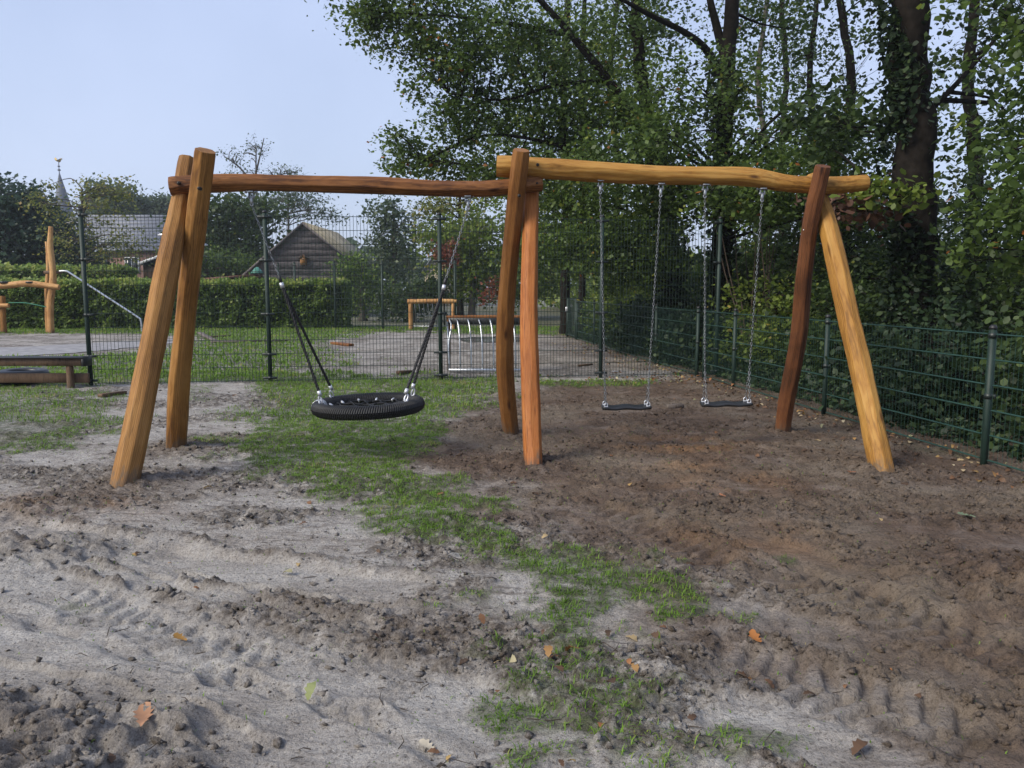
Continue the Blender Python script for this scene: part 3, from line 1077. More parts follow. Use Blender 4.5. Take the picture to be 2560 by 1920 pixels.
# ------------------------------------------------------------------ logs of the swing frame
def log_mesh(P, r, seed, nth=56, nl=None, facets=9, depth=1.15):
    """hand-peeled log: path P, radii r; flat drawknife facets with wandering edges"""
    rs = np.random.RandomState(seed)
    L = np.linalg.norm(np.diff(P, axis=0), axis=1).sum()
    nl = nl or max(30, int(L / .028))
    C = catmull(P, nl)
    R = np.interp(np.linspace(0, 1, nl), np.linspace(0, 1, len(r)), r)
    s = np.linspace(0, L, nl)
    T = np.gradient(C, axis=0)
    T /= np.linalg.norm(T, axis=1)[:, None]
    ref = np.array((1.0, 0, 0)) if abs(T[0][0]) < .8 else np.array((0, 1.0, 0))
    Nn = np.cross(T[0], ref)
    th = np.arange(nth) * 2 * np.pi / nth
    k = np.arange(facets)
    t0 = k * 2 * np.pi / facets + rs.uniform(-.2, .2, facets)
    V, A = [], []
    dk = .945 + .06 * np.stack([pn(s * 1.6 + i * 7.1, s * 0 + i * 3.3, seed) for i in k], 1) + .028 * np.stack([pn(s * 6 + i * 5.7, s * 0 + i, seed + 4) for i in k], 1)
    tk = t0[None] + .22 * np.stack([pn(s * 1.1 + i * 3.7, s * 0 + i * 1.3, seed + 2) for i in k], 1)
    bump = 1 + .09 * pn(s * 1.5, s * 0, seed + 9)
    for i in range(nl):
        Nn = Nn - T[i] * Nn.dot(T[i])
        Nn /= np.linalg.norm(Nn)
        B = np.cross(T[i], Nn)
        c = np.cos(th[:, None] - tk[i][None])
        rad = np.where(c > .25, dk[i][None] / np.maximum(c, .25), 9).min(1)
        rad = np.minimum(rad, 1.075)
        rad = R[i] * bump[i] * (1 + (rad - 1) * depth) * (1 + .012 * pn(th * 3, th * 0 + s[i] * 9, seed + 6))
        V.append(C[i] + rad[:, None] * (np.cos(th)[:, None] * Nn + np.sin(th)[:, None] * B))
        A.append(np.stack([rad * np.cos(th), rad * np.sin(th), np.full(nth, s[i])], 1))
    V, A = np.array(V), np.array(A)
    # eased ends
    for e, nb in ((0, 1), (nl - 1, nl - 2)):
        V[e] = C[e] + (V[e] - C[e]) * .955
    V, A = V.reshape(-1, 3), A.reshape(-1, 3)
    A = A + rs.uniform(-5, 5, 3)
    i, j = np.meshgrid(np.arange(nl - 1), np.arange(nth), indexing='ij')
    i, j = i.ravel(), j.ravel()
    jn = (j + 1) % nth
    Q = np.stack([i * nth + j, i * nth + jn, (i + 1) * nth + jn, (i + 1) * nth + j], 1)
    # sawn ends on vertices of their own so that the edge stays crisp
    e0, e1 = V[:nth], V[-nth:]
    n0 = len(V)
    V = np.concatenate([V, e0, e0.mean(0)[None], e1, e1.mean(0)[None]])
    A = np.concatenate([A, A[:nth], A[:nth].mean(0)[None], A[-nth:], A[-nth:].mean(0)[None]])
    q = np.arange(nth)
    T1 = np.stack([np.full(nth, n0 + nth), n0 + (q + 1) % nth, n0 + q], 1)
    m0 = n0 + nth + 1
    T2 = np.stack([np.full(nth, m0 + nth), m0 + q, m0 + (q + 1) % nth], 1)
    return V, Q, np.concatenate([T1, T2]), A


def log(name, path, r, mat, parent, seed, label=None, facets=9, **kw):
    V, Q, T, A = log_mesh(np.asarray(path), r, seed, facets=facets, **kw)
    V = V - np.array(parent.location)
    me_ = mesh_np(name, V, [Q, T], attrs={'lc': A, 'hgt': V[:, 2] + parent.location[2]}, smooth=True)
    o = link(name, me_, mat, parent)
    if label:
        o['label'] = label
    return o


W_OCHRE = wood_mat('ochre oiled log', (0.13, 0.054, 0.014), (0.26, 0.118, 0.028), (0.37, 0.185, 0.052))
W_YELLOW = wood_mat('yellow oiled log', (0.2, 0.088, 0.016), (0.36, 0.172, 0.034), (0.46, 0.25, 0.062))
W_ORANGE = wood_mat('orange oiled log', (0.18, 0.054, 0.014), (0.34, 0.108, 0.024), (0.43, 0.165, 0.045))
W_BROWN = wood_mat('brown oiled log', (0.11, 0.042, 0.011), (0.21, 0.084, 0.021), (0.3, 0.135, 0.038))
W_RED = wood_mat('red brown oiled log', (0.09, 0.034, 0.012), (0.2, 0.078, 0.022), (0.31, 0.132, 0.042))
W_DARK = wood_mat('dark red brown log', (.050, .020, .008), (.118, .043, .016), (.20, .078, .030))
W_PALE = wood_mat('pale orange playground log', (.30, .14, .05), (.48, .25, .09), (.60, .36, .15))
W_OLD = wood_mat('weathered brown timber', (.055, .032, .020), (.12, .072, .042), (.20, .125, .075))
W_GREY = wood_mat('grey weathered plank', (.07, .055, .045), (.13, .105, .09), (.21, .18, .155))

sf = thing('log_swing_set', 'large rustic log swing frame with three crossed leg pairs and two beams', 'swing frame', (0, 6.9, 0))


def below(p, q, k=.28):
    """carry a leg a little way on under the ground"""
    p, q = np.asarray(p), np.asarray(q)
    d = (p - q) / np.linalg.norm(p - q)
    return p + d * k


def legpath(foot, px, y1):
    """foot on the ground, then survey points up the leg; distance runs from the foot's to y1"""
    y0 = foot[1]
    n = len(px)
    pts = [foot]
    v0, v1 = 1.0, 0.0
    vb = 720 + CAMH * FPX / y0
    for i, (u, v) in enumerate(px):
        f = (vb - v) / (vb - px[-1][1])
        pts.append(W(u, v, y0 + (y1 - y0) * f))
    pts = [below(pts[0], pts[1])] + pts
    return np.array(pts)


A1 = legpath(FEET['A1'], [(355, 1000), (405, 740), (440, 560), (470, 398)], 6.52)
A2 = legpath(FEET['A2'], [(448, 960), (470, 740), (490, 560), (514, 376)], 6.17)
M1 = legpath(FEET['M1'], [(1264, 930), (1265, 780), (1283, 560), (1303, 375)], 6.74)
M2 = legpath(FEET['M2'], [(1327, 1000), (1322, 800), (1324, 620), (1328, 440)], 7.17)
R1 = legpath(FEET['R1'], [(1967, 1000), (1996, 840), (2010, 690), (2028, 550), (2058, 415)], 6.84)
R2 = legpath(FEET['R2'], [(2165, 980), (2122, 790), (2070, 560), (2030, 440)], 7.20)
log('leg', A1, (.094, .096, .094, .090, .082, .076), W_OCHRE, sf, 1, 'ochre brown leg nearest the left edge, top behind the beam')
log('leg', A2, (.088, .090, .088, .084, .082, .078), W_OCHRE, sf, 2, 'ochre leg at the left end, top in front of the beam')
log('leg', M1, (.074, .078, .082, .078, .074, .070), W_BROWN, sf, 3, 'bowed brown middle leg')
log('leg', M2, (.074, .076, .080, .080, .074, .068), W_ORANGE, sf, 4, 'orange middle leg, the nearer one')
log('leg', R1, (.072, .074, .078, .078, .074, .071, .068), W_DARK, sf, 5, 'dark red brown leg')
log('leg', R2, (.084, .088, .088, .084, .076, .064), W_YELLOW, sf, 6, 'yellow leg at the right end')
BL = [(368, 404, 6.36), (460, 397, 6.42), (600, 396, 6.51), (800, 401, 6.66), (950, 408, 6.78), (1060, 407, 6.88), (1169, 396, 6.97)]
BR = [(1073, 359, 6.96), (1200, 365, 6.96), (1400, 377, 6.98), (1600, 381, 7.0), (1700, 396, 7.01), (1790, 401, 7.02), (1872, 394, 7.03)]
bl = np.array([W(a * K, b * K, c) for a, b, c in BL])
br = np.array([W(a * K, b * K, c) for a, b, c in BR])
log('beam', bl, (.074, .072, .068, .066, .066, .068, .066), W_RED, sf, 7, 'red brown lower beam over the basket swing')
log('beam', br, (.090, .092, .084, .082, .078, .076, .070), W_YELLOW, sf, 8, 'yellow ochre upper beam over the two seats')


def bolt(u, v, Yd, parent, r=.013, mat='bolt', L=.02):
    p = W(u, v, Yd)
    mb = MB()
    mb.tube([p + (0, .03, 0), p + (0, -L * .4, 0), p + (0, -L * .4, 0)], (r, r, r * .8), 14)
    mb.tube([p + (0, 0, 0), p + (0, -L, 0)], (r * .55, r * .5), 6)
    mb.build('bolt', M[mat], parent)


for (u, v, yd) in ((447, 458, 6.30), (498, 471, 6.10), (1344, 412, 6.875), (1342, 459, 6.905), (1298, 489, 6.72)):
    bolt(u, v, yd, sf)
for (u, v, yd, d) in ((405, 587, 6.35, -1), (509, 612, 6.40, 1), (2017, 574, 7.0, -1)):
    p = W(u, v, yd)
    mb = MB()
    mb.tube([p + (-.03 * d, 0, 0), p + (.02 * d, 0, 0)], .011, 6)
    mb.tube([p + (0, 0, 0), p + (.032 * d, 0, -.002)], .006, 6)
    mb.build('bolt_end', M['alu'], sf)


# ------------------------------------------------------------------ chains, hangers, swings
def chain_links(mb, p, q, pitch=.026, w=.0085, wire=.0036, sag=0.0):
    p, q = np.asarray(p, float), np.asarray(q, float)
    L = np.linalg.norm(q - p)
    n = max(2, int(round(L / pitch)))
    for i in range(n):
        t = (i + .5) / n
        c = p + (q - p) * t
        c = c + np.array((0, 0, -sag * 4 * t * (1 - t)))
        d = (q - p) / L
        s = np.cross(d, (.3, .8, .2) if i % 2 else (.9, -.3, .1))
        s /= np.linalg.norm(s)
        nrm = np.cross(d, s)
        mb.torus(c, 1.0, wire, 8, 4, np.stack([d, s, nrm], 1), sx=pitch * .58, sy=w)


def hanger(p, parent):
    """galvanised swing hanger under a beam; p = its top"""
    mb = MB()
    mb.box(p + (0, 0, -.004), (.055, .09, .010), bevel=.002)
    for sx in (-1, 1):
        mb.box(p + (sx * .017, 0, -.030), (.006, .034, .052), bevel=.001)
        mb.tube([p + (sx * .042, 0, .01), p + (sx * .042, 0, -.014)], .009, 6)
    mb.tube([p + (-.028, 0, -.042), p + (.028, 0, -.042)], .010, 8)
    mb.box(p + (0, 0, -.070), (.022, .028, .050), bevel=.004)
    mb.torus(p + (0, 0, -.100), .011, .005, 12, 6, np.array([(1, 0, 0), (0, 0, 1), (0, 1, 0)]).T)
    mb.build('hanger', M['zinc'], parent)


def beam_z(B, R, x):
    i = np.argsort(B[:, 0])
    return np.interp(x, B[i, 0], B[i, 1]), np.interp(x, B[i, 0], B[i, 2]) - R


# basket swing
yb1, zb1 = beam_z(bl, .066, W(628, 480, 6.52)[0])
yb2, zb2 = beam_z(bl, .066, W(1170, 496, 6.85)[0])
h1 = np.array([W(628, 480, yb1)[0], yb1, zb1 + .004])
h2 = np.array([W(1170, 496, yb2)[0], yb2, zb2 + .004])
rc = W(921, 1014, (yb1 + yb2) / 2 + .02)
bs = thing('basket_swing', 'round black rope nest swing hanging on two chains above the grass', 'basket swing', tuple(rc))
RO, RT = .415, .052
ax = (h2 - h1) / np.linalg.norm(h2 - h1)
tilt = math.radians(-2.0)
ex = np.array((1.0, -.03, -math.tan(tilt) * .8))
ex /= np.linalg.norm(ex)
ey = np.cross((0, 0, 1), ex)
ey /= np.linalg.norm(ey)
ez = np.cross(ex, ey)
RM = np.stack([ex, ey, ez], 1)


def ringpt(a, R=RO, z=0.0):
    return rc + RM @ np.array((R * math.cos(a), R * math.sin(a), z))


mb = MB()
mb.torus(rc, RO, RT * .93, 72, 14, RM)
ring = mb.build('ring', M['rope'], bs, smooth=True)
mb = MB()                                                   # the rope wound round the hoop, strand by strand
nw = 150
for i in range(nw):
    a0 = i * 2 * math.pi / nw
    pts = []
    for j in range(11):
        f = j / 10.0
        ph = f * 2 * math.pi
        a = a0 + (f - .5) * .20
        rr = RT
        pts.append(rc + RM @ np.array(((RO + rr * math.cos(ph)) * math.cos(a), (RO + rr * math.cos(ph)) * math.sin(a), rr * math.sin(ph))))
    mb.tube(np.array(pts), .0085, 5, cap=False)
o = mb.build('rope_winding', M['rope'], ring, smooth=True)
mb = MB()
rsn = np.random.RandomState(5)
for ang in (0, 60, 120):                                    # the net
    d = np.array((math.cos(math.radians(ang)), math.sin(math.radians(ang))))
    nrm = np.array((-d[1], d[0]))
    for off in np.linspace(-.30, .30, 6):
        hl = math.sqrt((RO - .045) ** 2 - off * off)
        pts = []
        for t in np.linspace(-1, 1, 15):
            xy = d * hl * t + nrm * off
            rr = np.hypot(*xy) / RO
            pts.append(rc + RM @ np.array((xy[0], xy[1], .012 - .030 * (1 - rr * rr) + .006 * math.sin(9 * t + ang))))
        mb.tube(np.array(pts), .0075, 5)
mb.build('net', M['rope'], bs, smooth=True)
for i in range(14):
    a = (i + .5) * 2 * math.pi / 14
    p, q = ringpt(a, RO - .045, .012), ringpt(a, RO - .085, -.004)
    mb = MB()
    mb.tube([p, p * .5 + q * .5, q], (.011, .013, .010), 8)
    mb.build('ferrule', M['alu'], bs)
sp_pts = [h1 + (0, 0, -.105), h2 + (0, 0, -.105)]
jl = W(700, 697, yb1 + .03)
jr = W(1113, 703, yb2 - .02)
for hp, jn, sgn in ((h1, jl, math.pi), (h2, jr, 0.0)):
    hanger(hp, bs)
    mb = MB()
    chain_links(mb, hp + (0, 0, -.105), jn, .027, .0085, .0029)
    mb.build('chain', M['chain'], bs, smooth=True)
    mb = MB()
    d = (ringpt(sgn) - jn)
    d /= np.linalg.norm(d)
    mb.tube([jn - d * .03, jn + d * .005, jn + d * .03], (.010, .015, .012), 8)
    o = mb.build('thimble', M['black'], bs, smooth=True)
    mb = MB()
    mb.tube([jn + d * .032, jn + d * .075], (.017, .017), 10)
    mb.build('ferrule', M['alu'], bs)
    for da in (-.46, .46):
        e = ringpt(sgn + da, RO - .01, .052 + .10)
        low = ringpt(sgn + da, RO - .012, .056)
        up_ = jn + d * .07
        dd = (e - up_) / np.linalg.norm(e - up_)
        nrm = np.cross(dd, (0, 1, 0))
        nrm /= np.linalg.norm(nrm)
        bn = np.cross(dd, nrm)
        mb = MB()
        ts = np.linspace(0, 1, 60)
        for s in range(3):                                  # three-strand rope
            ph = ts * 60 + s * 2.094
            mb.tube(up_ + (e - up_) * ts[:, None] + .0062 * (np.cos(ph)[:, None] * nrm + np.sin(ph)[:, None] * bn), .0072, 5, cap=False)
        mb.build('rope', M['rope'], bs, smooth=True)
        mb = MB()
        mb.tube([e - dd * .005, e + dd * .038], (.0165, .0165), 10)
        mb.build('ferrule', M['alu'], bs)
        mb = MB()
        mb.torus((e + dd * .05 + low) / 2, 1, .0062, 14, 6, np.stack([dd, nrm, bn], 1), sx=.032, sy=.012)
        mb.torus(low, 1, .0065, 14, 6, np.stack([dd, bn, -nrm], 1), sx=.018, sy=.014)
        mb.build('shackle', M['alu'], bs, smooth=True)
mb = MB()                                                   # pale joining sleeve of the hoop
aa = np.linspace(math.pi - .16, math.pi + .10, 8)
mb.tube(np.array([ringpt(math.pi + .02 + t, RO, 0) for t in np.linspace(-.10, .10, 8)]), RT + .010, 16)
mb.build('joining_sleeve', M['alu'], bs, smooth=True)


def flat_seat(ul, vl, ur, vr, Yd, tops, label, drop=.0):
    pl, pr = W(ul, vl, Yd), W(ur, vr, Yd)
    c = (pl + pr) / 2
    root = thing('chain_swing', label, 'swing', tuple(c), 'flat rubber seats on chains')
    d = (pr - pl)
    L = np.linalg.norm(d)
    d /= L
    w = np.cross((0, 0, 1), d)
    w /= np.linalg.norm(w)
    nrm = np.cross(d, w)
    nx_, ny_ = 24, 8
    V = []
    for side in (1, -1):
        for i in range(nx_ + 1):
            s = i / nx_ - .5
            for j in range(ny_ + 1):
                t = j / ny_ - .5
                e = max(0, abs(s) - .46) * .25
                z = .005 * math.cos(4 * math.pi * s) * (.4 + .6 * abs(t) * 2) - .006 * math.cos(2 * math.pi * t) + side * (.015 - .004 * (abs(t) > .45))
                V.append(c + d * (s * L) + w * (t * .175 * (1 - e)) + nrm * z)
    V = np.array(V)
    m_ = ny_ + 1
    n_ = (nx_ + 1) * m_
    Qs = []
    for i in range(nx_):
        for j in range(ny_):
            a = i * m_ + j
            Qs += [(a, a + m_, a + m_ + 1, a + 1), (n_ + a, n_ + a + 1, n_ + a + m_ + 1, n_ + a + m_)]
    for i in range(nx_):
        for j, f in ((0, 1), (ny_, 0)):
            a, b_ = i * m_ + j, (i + 1) * m_ + j
            Qs.append((a, n_ + a, n_ + b_, b_) if f else (a, b_, n_ + b_, n_ + a))
    for j in range(ny_):
        for i, f in ((0, 0), (nx_, 1)):
            a, b_ = i * m_ + j, i * m_ + j + 1
            Qs.append((a, n_ + a, n_ + b_, b_) if f else (a, b_, n_ + b_, n_ + a))
    mb = MB()
    mb.add(V, Qs)
    mb.build('seat', M['rubber'], root, smooth=False)
    for (tu, tv), s in zip(tops, (-.44, .44)):
        yt, zt = beam_z(br, .080, W(tu, tv, 7.0)[0])
        hp = np.array([W(tu, tv, yt)[0], yt, zt + .006])
        hanger(hp, root)
        ends = [c + d * (s * L) + w * t + nrm * .02 for t in (-.062, .062)]
        top = hp + (0, 0, -.105)
        fork = np.mean(ends, axis=0) + (top - np.mean(ends, axis=0)) * .17
        mb = MB()
        chain_links(mb, top, fork, .026, .0080, .0027)
        for e in ends:
            chain_links(mb, fork, e + (0, 0, .02), .026, .0080, .0027)
        mb.build('chain', M['chain'], root, smooth=True)
        for e in ends:
            mb = MB()
            mb.torus(e + (0, 0, .012), 1, .005, 12, 6, np.stack([(0, 0, 1), d, w], 1), sx=.020, sy=.014)
            mb.box(e, (.035, .03, .008), np.stack([d, w, nrm], 1), .002)
            mb.build('shackle', M['alu'], root, smooth=True)
    return root


flat_seat(1506, 1020, 1625, 1018, 7.03, ((1501, 458), (1652, 462)), 'chain swing with flat black rubber seat, nearer the middle legs')
flat_seat(1755, 1012, 1875, 1010, 7.05, ((1763, 462), (1906, 470)), 'chain swing with flat black rubber seat, nearer the dark right leg')

# ------------------------------------------------------------------ mesh fences
def wire_panel(mb, p, q, z0, h, rw=.0034, dv=.05, dh=.20, nside=4, vk=1.0):
    p, q = np.asarray(p, float), np.asarray(q, float)
    L = np.linalg.norm((q - p)[:2])
    n = max(1, int(round(L / dv)))
    d = (q - p) / L
    w = np.array((-d[1], d[0], 0)) * .006
    for i in range(n + 1):
        t = i / n
        b = p + (q - p) * t
        mb.tube([(b[0], b[1], z0 - .02), (b[0], b[1], z0 + h + .025)], rw * vk, nside, cap=False)
    k = int(round(h / dh))
    for j in range(k + 1):
        z = z0 + j * h / k
        for s in (-1, 1):
            mb.tube([(*(p + s * w)[:2], z), (*(q + s * w)[:2], z)], rw * 1.15, nside, cap=False)


def mesh_fence(name, label, posts, h, parent_z=0.0, pr=.032, clampz=(), rw=.0034, dv=.05, dh=.2, clamp_w=.20, z0=.04, skip=(), vk=1.0):
    posts = np.asarray(posts, float)
    zz = gz(posts[:, 0], posts[:, 1])
    c = posts.mean(0)
    root = thing(name, label, 'fence', (c[0], c[1], 0))
    for i, (x, y) in enumerate(posts):
        mb = MB()
        mb.tube([(x, y, zz[i] - .25), (x, y, h + z0 + .05)], pr, 14)
        po = mb.build('post', M['green_paint'], root, smooth=False)
        mb = MB()
        mb.tube([(x, y, h + z0 + .04), (x, y, h + z0 + .055), (x, y, h + z0 + .075)], (pr + .004, pr + .004, pr * .6), 14)
        mb.build('cap', M['black'], po)
        a = posts[max(0, i - 1)]
        b = posts[min(len(posts) - 1, i + 1)]
        d = (b - a) / np.linalg.norm(b - a)
        for cz in clampz:
            mb = MB()
            l0 = 0 if i == 0 else -clamp_w / 2
            l1 = 0 if i == len(posts) - 1 else clamp_w / 2
            p0 = np.array((x + d[0] * l0 + d[1] * .02, y + d[1] * l0 - d[0] * .02, cz))
            p1 = np.array((x + d[0] * l1 + d[1] * .02, y + d[1] * l1 - d[0] * .02, cz))
            mb.bar(p0, p1, .022, .034, .004)
            mb.tube([(x, y, cz - .02), (x, y, cz + .02)], pr + .006, 14)
            cl = mb.build('clamp', M['clamp'], po)
            mb = MB()
            for q, ok in ((l0 * .72, i > 0), (l1 * .72, i < len(posts) - 1)):
                if ok:
                    s = np.array((x + d[0] * q + d[1] * .03, y + d[1] * q - d[0] * .03, cz))
                    mb.tube([s, s + np.array((d[1], -d[0], 0)) * .012], .008, 6)
            if mb.n:
                pass
    for i in range(len(posts) - 1):
        if i in skip:
            continue
        p, q = posts[i], posts[i + 1]
        d = (q - p) / np.linalg.norm(q - p)
        mb = MB()
        wire_panel(mb, (*(p + d * (pr + .02)), 0), (*(q - d * (pr + .02)), 0), z0, h, rw, dv, dh, vk=vk)
        mb.build('wire_panel', M['wire'] if vk < 1 else M['green_paint'], root)
    return root


FD = np.array((.9899, .1420))                                # direction of the tall fence
f0 = G(228, 965)[:2]
tall = [f0 + FD * t for t in (0, 2.50, 5.02, 7.52, 9.42)]
mesh_fence('tall_mesh_fence', 'tall dark green wire mesh fence running behind the swings', tall, 2.40, clampz=(.08, .43, 1.02, 1.80, 2.42), rw=.0032)
rp0 = G(2459, 1160)[:2]
RD = np.array((-.1290, .9916))
low = [rp0 + RD * t for t in (-5.0, -2.5, 0, 2.50, 5.0, 6.15)]
mesh_fence('low_mesh_fence', 'low dark green mesh fence along the wood, from the right edge to the tall fence', low, 1.0, clampz=(.55, 1.03), rw=.0050, clamp_w=.10, pr=.027, vk=.32)
low2 = [rp0 + RD * t for t in (6.45, 8.6, 11.1, 13.6, 15.6)]
mesh_fence('low_mesh_fence', 'low green mesh fence beyond the tall fence, beside the worn yard', low2, 1.0, clampz=(.55, 1.03), rw=.0050, clamp_w=.10, pr=.027, vk=.3)
gp = [rp0 + RD * t for t in (15.78, 16.9)]
gt = thing('fence_gate', 'narrow green mesh gate with a bright lock at the far end of the low fence', 'gate', (*gp[1], 0))
for p in gp:
    mb = MB()
    mb.tube([(*p, -.2), (*p, 1.12)], .032, 10)
    mb.build('post', M['green_paint'], gt)
mb = MB()
wire_panel(mb, (*(gp[0] + RD * .06), 0), (*(gp[1] - RD * .06), 0), .08, 1.0, .004)
mb.bar((*(gp[0] + RD * .06), .08), (*(gp[1] - RD * .06), .08), .03, .03)
mb.bar((*(gp[0] + RD * .06), 1.08), (*(gp[1] - RD * .06), 1.08), .03, .03)
mb.build('leaf_frame', M['green_paint'], gt)
mb = MB()
mb.box((*(gp[1] + np.array((-.03, -.04))), .80), (.07, .05, .13), bevel=.01)
mb.build('lock', M['alu'], gt)
bk = [W(700, 800, 29.0)[:2], W(740, 800, 28.2)[:2], W(839, 800, 27.6)[:2], W(957, 800, 27.0)[:2], W(1138, 800, 26.6)[:2]]
mesh_fence('back_mesh_fence', 'tall green mesh fence at the back of the yard, before the hedge end', bk, 2.2, clampz=(1.2, 2.2), rw=.0045, dv=.10, pr=.036, clamp_w=.14)

# ------------------------------------------------------------------ playground things beyond the fence
cf = thing('climbing_frame', 'orange log climbing frame with stepping beam beyond the fence at left', 'climbing frame', tuple(G(125, 832)))
YC = 24.9
log('post', [W(128, 850, YC), W(126, 760, YC), W(133, 690, YC), W(126, 620, YC), W(127, 566, YC)], (.10, .105, .10, .09, .07), W_PALE, cf, 31, nth=24)
log('post', [W(122, 845, YC + .35), W(118, 740, YC + .35), W(122, 660, YC + .35), W(118, 604, YC + .35)], (.08, .08, .075, .06), W_PALE, cf, 32, nth=20)
log('post', [W(10, 845, YC), W(8, 790, YC), W(6, 740, YC)], (.095, .09, .085), W_OCHRE, cf, 33, nth=20)
log('stepping_beam', [W(-60, 716, YC - .1), W(10, 714, YC - .1), W(70, 709, YC - .1), W(148, 718, YC - .1)], (.09, .09, .09, .08), W_PALE, cf, 34, nth=20)
log('cross_log', [W(-30, 764, YC - .1), W(22, 764, YC - .1)], (.07, .07), W_PALE, cf, 35, nth=20, nl=12)
for u in (11, 76):
    mb = MB()
    p = W(u, 706, YC - .1)
    mb.tube([p + (0, 0, -.02), p + (0, 0, .02), p + (0, 0, .03)], (.13, .14, .11), 16)
    mb.build('step_pad', M['rubber'], cf)
mb = MB()
mb.bar(W(112, 681, YC + .1), W(152, 681, YC + .1), .16, .10, .01)
mb.build('bracket_board', W_RED, cf)
for dy in (0, .45):
    mb = MB()
    mb.tube(catmull([W(148, 678, YC + dy), W(165, 678, YC + dy), W(180, 686, YC + dy), W(260, 738, YC + dy), W(340, 790, YC + dy), W(352, 802, YC + dy), W(355, 832, YC + dy)], 40), .030, 8)
    mb.build('slide_rail', M['steel'], cf, smooth=True)
mb = MB()
mb.tube(catmull([W(22, 757, YC), W(60, 757, YC), W(90, 762, YC), W(118, 768, YC)], 14), .016, 6)
mb.build('rope', plain('green rope', (.02, .16, .09), .6), cf)

# small football goal near the fence, seen from behind
gl = thing('steel_goal', 'small steel barred goal standing just behind the tall fence', 'goal', tuple(G(1215, 933)))
YG = G(1215, 933)[1]
x0, x1 = W(1122, 930, YG)[0], W(1316, 930, YG)[0]
zt = W(1200, 797, YG + .25)[2]
zb = .02
mb = MB()
mb.bar((x0, YG, zb + .03), (x1, YG, zb + .03), .05, .05, .006)
mb.build('bottom_rail', M['steel'], gl)
mb = MB()
mb.bar((x0 - .02, YG + .27, zt - .04), (x1 + .02, YG + .27, zt - .04), .03, .11, .004)
mb.build('top_board', M['black'], gl)
log('crossbar', [(x0 - .06, YG + .36, zt + .02), ((x0 + x1) / 2, YG + .36, zt + .03), (x1 + .06, YG + .36, zt + .025)], (.032, .032, .03), W_RED, gl, 41, nth=24, nl=20)
for xp in (x0 - .03, x1 + .03):
    log('post', [(xp, YG + .38, -.15), (xp, YG + .38, .4), (xp, YG + .37, zt)], (.03, .03, .03), W_RED, gl, 42, nth=20, nl=14)
for i in range(8):
    t = i / 7.0
    x = x0 + (x1 - x0) * t
    top = np.array((x - .06 * (i > 0), YG + .25, zt - .01))
    mb = MB()
    mb.tube(catmull([top, top + (.035, -.10, -.12), (x, YG + .05, zt * .55), (x + .01, YG, zb + .04)], 14), .014, 8)
    mb.build('bar', M['steel'], gl, smooth=True)
for k in (0.0, .14, .25):
    mb = MB()
    mb.tube([(x0 - .01, YG + k, zb + .03), (x0 - .02, YG + .10 + k * .6, zt * .6), (x0 - .035, YG + .26, zt - .05)], .015, 8)
    mb.build('side_bar', M['steel'], gl, smooth=True)

wg = thing('wooden_goal', 'orange log goal with thin steel bars at the far end of the yard', 'goal', tuple(G(1082, 826)))
YW = G(1082, 826)[1]
ws_ = YW
xa, xb = W(1027, 800, YW)[0], W(1134, 800, YW)[0]
zw = W(1080, 754, YW)[2]
for xp in (xa, xb):
    log('post', [(xp, YW, -.1), (xp, YW, .5), (xp, YW, zw - .06)], (.075, .075, .07), W_PALE, wg, 51, nth=20, nl=14)
    mb = MB()
    mb.box((xp, YW, .02), (.10, .10, .16), bevel=.01)
    mb.build('post_shoe', M['zinc'], wg)
log('crossbar', [(xa - .1, YW, zw), ((xa + xb) / 2, YW, zw + .02), (xb + .1, YW, zw + .01)], (.085, .08, .08), W_PALE, wg, 52, nth=20, nl=16)
for i in range(9):
    x = xa + .12 + (xb - xa - .24) * i / 8
    mb = MB()
    mb.tube([(x, YW + .35, .12), (x, YW + .3, zw * .6), (x, YW + .05, zw - .05)], .013, 6)
    mb.build('bar', M['steel'], wg)
mb = MB()
mb.bar((xa, YW + .35, .12), (xb, YW + .35, .12), .04, .04)
mb.build('bottom_rail', M['steel'], wg)

# timber rail and tyre at the left border
tb = thing('timber_rail', 'low weathered timber rail of two boards on a stump beside the fence post', 'timber rail', tuple(G(178, 971)))
YT = G(178, 971)[1]
xr_ = W(214, 940, YT)[0]
mb = MB()
mb.box((xr_ - 1.25, YT - .02, .375), (2.5, .10, .105), bevel=.006)
mb.build('upper_board', W_OLD, tb, attr=True)
mb = MB()
mb.box((xr_ - 1.24, YT + .02, .437), (2.54, .26, .014), bevel=.003)
mb.build('rubber_cover', M['black'], tb)
mb = MB()
mb.box((xr_ + .02, YT + .02, .375), (.035, .24, .115), bevel=.004)
mb.build('end_plate', M['black'], tb)
mb = MB()
mb.box((xr_ - 1.25, YT + .07, .14), (2.52, .055, .135), bevel=.006)
mb.build('lower_board', W_OLD, tb, attr=True)
log('stump', [(W(178, 960, YT)[0], YT - .01, -.2), (W(178, 960, YT)[0], YT - .01, .1), (W(178, 960, YT)[0], YT - .01, .322)], (.052, .05, .048), W_OLD, tb, 55, nth=20, nl=14)
c = W(57, 945, YT + .50)
ty = thing('tyre', 'old black car tyre lying flat behind the timber rail', 'tyre', (c[0], YT + .5, 0))
mb = MB()
prof = [(.19, .03), (.20, .01), (.27, 0), (.325, .02), (.345, .06), (.345, .14), (.325, .18), (.27, .20), (.20, .19), (.19, .17)]
n_ = 40
V, Qt = [], []
for i in range(n_):
    a = i * 2 * math.pi / n_
    V += [(c[0] + r * math.cos(a), YT + .5 + r * math.sin(a), z + .02) for r, z in prof]
m_ = len(prof)
for i in range(n_):
    for j in range(m_ - 1):
        a, b_ = i * m_ + j, ((i + 1) % n_) * m_ + j
        Qt.append((a, b_, b_ + 1, a + 1))
mb.add(V, Qt)
mb.build('tread_and_walls', M['rubber'], ty, smooth=True)


